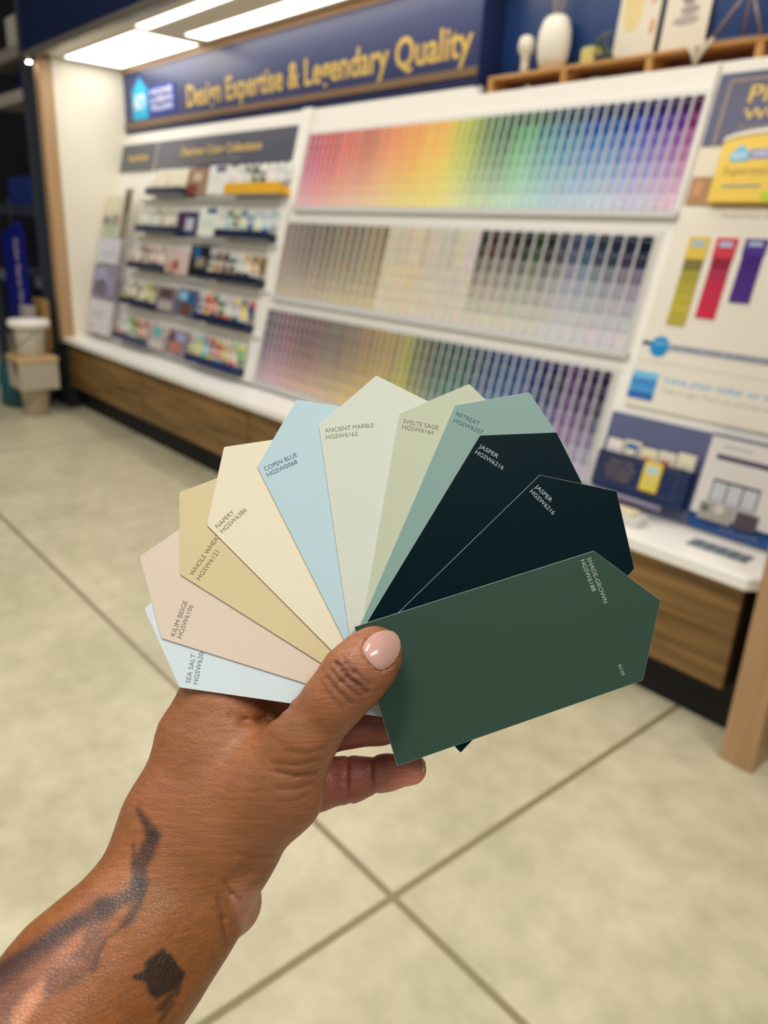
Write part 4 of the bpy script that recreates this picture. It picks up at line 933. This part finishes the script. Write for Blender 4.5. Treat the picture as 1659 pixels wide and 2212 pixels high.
stroke([(225, 1962), (180, 1985), (120, 2016), (50, 2062), (-30, 2110)], [44, 36, 28, 22, 24], '#38241f', 0.75, 10)
stroke([(318, 1905), (300, 1950), (280, 1985), (266, 1998)], [12, 18, 24, 14], TC, 0.8, 6)
stroke([(262, 2002), (240, 2020), (224, 2036)], [6, 5, 5], TC, 0.7, 4); stroke([(224, 2036), (213, 2058), (207, 2082), (200, 2094)], [6, 9, 12, 10], TC, 0.75, 5)
stroke([(190, 2098), (160, 2115), (140, 2135)], [8, 18, 10], '#4a3220', 0.6, 8)
DK = '#1e130c'
poly([(318, 2078), (352, 2052), (360, 2060), (366, 2056), (388, 2088), (398, 2106), (384, 2134), (360, 2146), (338, 2160), (320, 2146), (315, 2122), (292, 2116), (290, 2106), (310, 2104)], DK, 0.92, 4)
stroke([(316, 2082), (352, 2054)], 12, DK, 0.7, 5); stroke([(290, 2112), (320, 2096)], 9, DK, 0.8, 4)
for a, b_ in (((366, 2150), (340, 2182)), ((378, 2140), (352, 2180)), ((374, 2165), (346, 2206)), ((396, 2100), (382, 2150))): stroke([a, b_], 9, DK, 0.75, 5)
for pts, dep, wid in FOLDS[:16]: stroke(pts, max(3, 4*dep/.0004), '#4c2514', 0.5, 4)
me = bpy.data.meshes.new('person'); me.vertices.add(len(vs)); me.vertices.foreach_set('co', vs.astype(np.float32).ravel())
me.loops.add(qs.size); me.loops.foreach_set('vertex_index', qs.astype(np.int32).ravel())
me.polygons.add(len(qs)); me.polygons.foreach_set('loop_start', np.arange(0, qs.size, 4, dtype=np.int32))
me.update(calc_edges=True); me.validate()
me.polygons.foreach_set('use_smooth', np.ones(len(me.polygons), bool))
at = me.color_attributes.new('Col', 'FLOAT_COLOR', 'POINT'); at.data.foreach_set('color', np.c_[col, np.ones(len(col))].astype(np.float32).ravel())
SK = bpy.data.materials.new('skin'); SK.use_nodes = True; nt = SK.node_tree; b = nt.nodes['Principled BSDF']; N = nt.nodes.new; L = nt.links.new
a = N('ShaderNodeAttribute'); a.attribute_name = 'Col'
tc = N('ShaderNodeTexCoord')
def mapped(scale, rot=(0, 0, 0)):
    mp = N('ShaderNodeMapping'); mp.inputs['Scale'].default_value = scale; mp.inputs['Rotation'].default_value = rot; L(tc.outputs['Object'], mp.inputs['Vector']); return mp.outputs[0]
vo = N('ShaderNodeTexVoronoi'); vo.feature = 'DISTANCE_TO_EDGE'; vo.inputs['Scale'].default_value = 1.0; L(mapped((650, 1250, 900), (0, 0, 0.12)), vo.inputs['Vector'])
ns = N('ShaderNodeTexNoise'); ns.inputs['Scale'].default_value = 1.0; ns.inputs['Detail'].default_value = 4; ns.inputs['Distortion'].default_value = 0.8; L(mapped((90, 800, 300), (0, 0, 0.10)), ns.inputs['Vector'])
nm_ = N('ShaderNodeTexNoise'); nm_.inputs['Scale'].default_value = 45; nm_.inputs['Detail'].default_value = 3; L(tc.outputs['Object'], nm_.inputs['Vector'])
mv = N('ShaderNodeMath'); mv.operation = 'MINIMUM'; mv.inputs[1].default_value = 0.12; L(vo.outputs['Distance'], mv.inputs[0])
mv2 = N('ShaderNodeMath'); mv2.operation = 'MULTIPLY'; mv2.inputs[1].default_value = 4.0; L(mv.outputs[0], mv2.inputs[0])
ad = N('ShaderNodeMath'); ad.operation = 'ADD'; L(mv2.outputs[0], ad.inputs[0]); L(ns.outputs['Fac'], ad.inputs[1])
bp = N('ShaderNodeBump'); bp.inputs['Strength'].default_value = 0.55; bp.inputs['Distance'].default_value = 0.00024; L(ad.outputs[0], bp.inputs['Height']); L(bp.outputs[0], b.inputs['Normal'])
r1 = N('ShaderNodeMapRange'); r1.inputs[1].default_value = 0.35; r1.inputs[2].default_value = 0.65; r1.inputs[3].default_value = 0.86; r1.inputs[4].default_value = 1.14; L(ns.outputs['Fac'], r1.inputs[0])
r2 = N('ShaderNodeMapRange'); r2.inputs[1].default_value = 0.3; r2.inputs[2].default_value = 0.7; r2.inputs[3].default_value = 0.9; r2.inputs[4].default_value = 1.1; L(nm_.outputs['Fac'], r2.inputs[0])
mu = N('ShaderNodeMath'); mu.operation = 'MULTIPLY'; L(r1.outputs[0], mu.inputs[0]); L(r2.outputs[0], mu.inputs[1])
vm = N('ShaderNodeVectorMath'); vm.operation = 'SCALE'; L(a.outputs['Color'], vm.inputs[0]); L(mu.outputs[0], vm.inputs['Scale'])
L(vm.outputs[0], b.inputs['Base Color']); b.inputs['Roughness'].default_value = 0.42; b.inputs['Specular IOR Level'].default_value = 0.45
b.inputs['Subsurface Weight'].default_value = 0.0
me.materials.append(SK)
person = bpy.data.objects.new('person', me); COL.objects.link(person); person.matrix_world = MC
tag(person, 'left hand and tattooed brown forearm of a person holding the fan of colour cards', 'person')

# nails: thin curved plates resting on the finger
def sdf_at(p):
    q = np.array([np.interp(p[d_], ax[d_], np.arange(dims[d_])) for d_ in range(3)]); i0 = np.clip(np.floor(q).astype(int), 0, dims-2); f = q-i0; r = 0
    for a_ in (0, 1):
        for b2 in (0, 1):
            for c2 in (0, 1):
                w8 = (f[0] if a_ else 1-f[0])*(f[1] if b2 else 1-f[1])*(f[2] if c2 else 1-f[2]); r += w8*vol[i0[0]+a_, i0[1]+b2, i0[2]+c2]
    return r
def skin_depth(px, py, z0, z1):
    z = z0
    while z < z1:
        if sdf_at(P3(px, py, z)) < 0: return z
        z += 0.00015
    return None
def nail(poly_, z0, z1, lift, material, name, tipc=None):
    cx_, cy_ = np.mean([p[0] for p in poly_]), np.mean([p[1] for p in poly_])
    n = len(poly_)*2; dense = []
    for k in range(len(poly_)):
        p, q = poly_[k], poly_[(k+1) % len(poly_)]; dense += [p, ((p[0]+q[0])/2, (p[1]+q[1])/2)]
    pts = []; last = None; rings = [0.0, 0.25, 0.5, 0.7, 0.85, 0.94, 1.0]
    raw = []
    for r in rings:
        for (x, y) in (dense if r > 0 else [(cx_, cy_)]):
            X_, Y_ = cx_ + (x-cx_)*r, cy_ + (y-cy_)*r
            raw.append((X_, Y_, skin_depth(X_, Y_, z0, z1), r))
    # quadratic fit of the finger surface keeps the plate smooth
    ok = [t for t in raw if t[2] is not None and t[3] < 0.95]
    Aq = np.array([[1, t[0]-cx_, t[1]-cy_, (t[0]-cx_)**2, (t[0]-cx_)*(t[1]-cy_), (t[1]-cy_)**2] for t in ok]); zq = np.array([t[2] for t in ok])
    cf = np.linalg.lstsq(Aq, zq, rcond=None)[0]
    vv = []
    for (X_, Y_, z_, r) in raw:
        z_ = float(np.dot(cf, [1, X_-cx_, Y_-cy_, (X_-cx_)**2, (X_-cx_)*(Y_-cy_), (Y_-cy_)**2]))
        sk = skin_depth(X_, Y_, z0, z1)
        if sk is not None and sk < z_ + 0.0006: z_ = 0.5*z_ + 0.5*min(z_, sk)
        vv.append(P3(X_, Y_, z_ - lift*(1.0 - 0.35*r**6)))
    m_ = len(dense); fs = [(0, 1+(k+1) % m_, 1+k) for k in range(m_)]
    for j in range(len(rings)-2):
        for k in range(m_): fs.append((1+j*m_+k, 1+j*m_+(k+1) % m_, 1+(j+1)*m_+(k+1) % m_, 1+(j+1)*m_+k))
    nt_ = len(vv); back = [v + np.array([0, 0, 0.0012]) for v in vv]
    fs2 = [tuple(i+nt_ for i in f[::-1]) for f in fs]; o_ = 1+(len(rings)-2)*m_
    sd = [(o_+k, o_+(k+1) % m_, nt_+o_+(k+1) % m_, nt_+o_+k) for k in range(m_)]
    q = MB(); q.add(vv+back, fs+fs2+sd, (0.6, 0.4, 0.33), True)
    o = q.build(name, material, person)
    bm = bmesh.new(); bm.from_mesh(o.data); bmesh.ops.recalc_face_normals(bm, faces=bm.faces[:]); bm.to_mesh(o.data); bm.free()
    return o
NM = mat('#bb9285', 0.2, spec=0.5)
NM.node_tree.nodes['Principled BSDF'].inputs['Coat Weight'].default_value = 0.6
o = nail(NAIL, .255, .285, .00050, NM, 'fingernail'); o['label'] = 'glossy pink beige thumbnail'
o = nail([(908, 1637), (914, 1640), (919, 1648), (920, 1658), (917, 1666), (912, 1668), (910, 1655)], .27, .305, .0006, mat('#c8a184', 0.3), 'fingernail'); o['label'] = 'edge of the little finger nail'
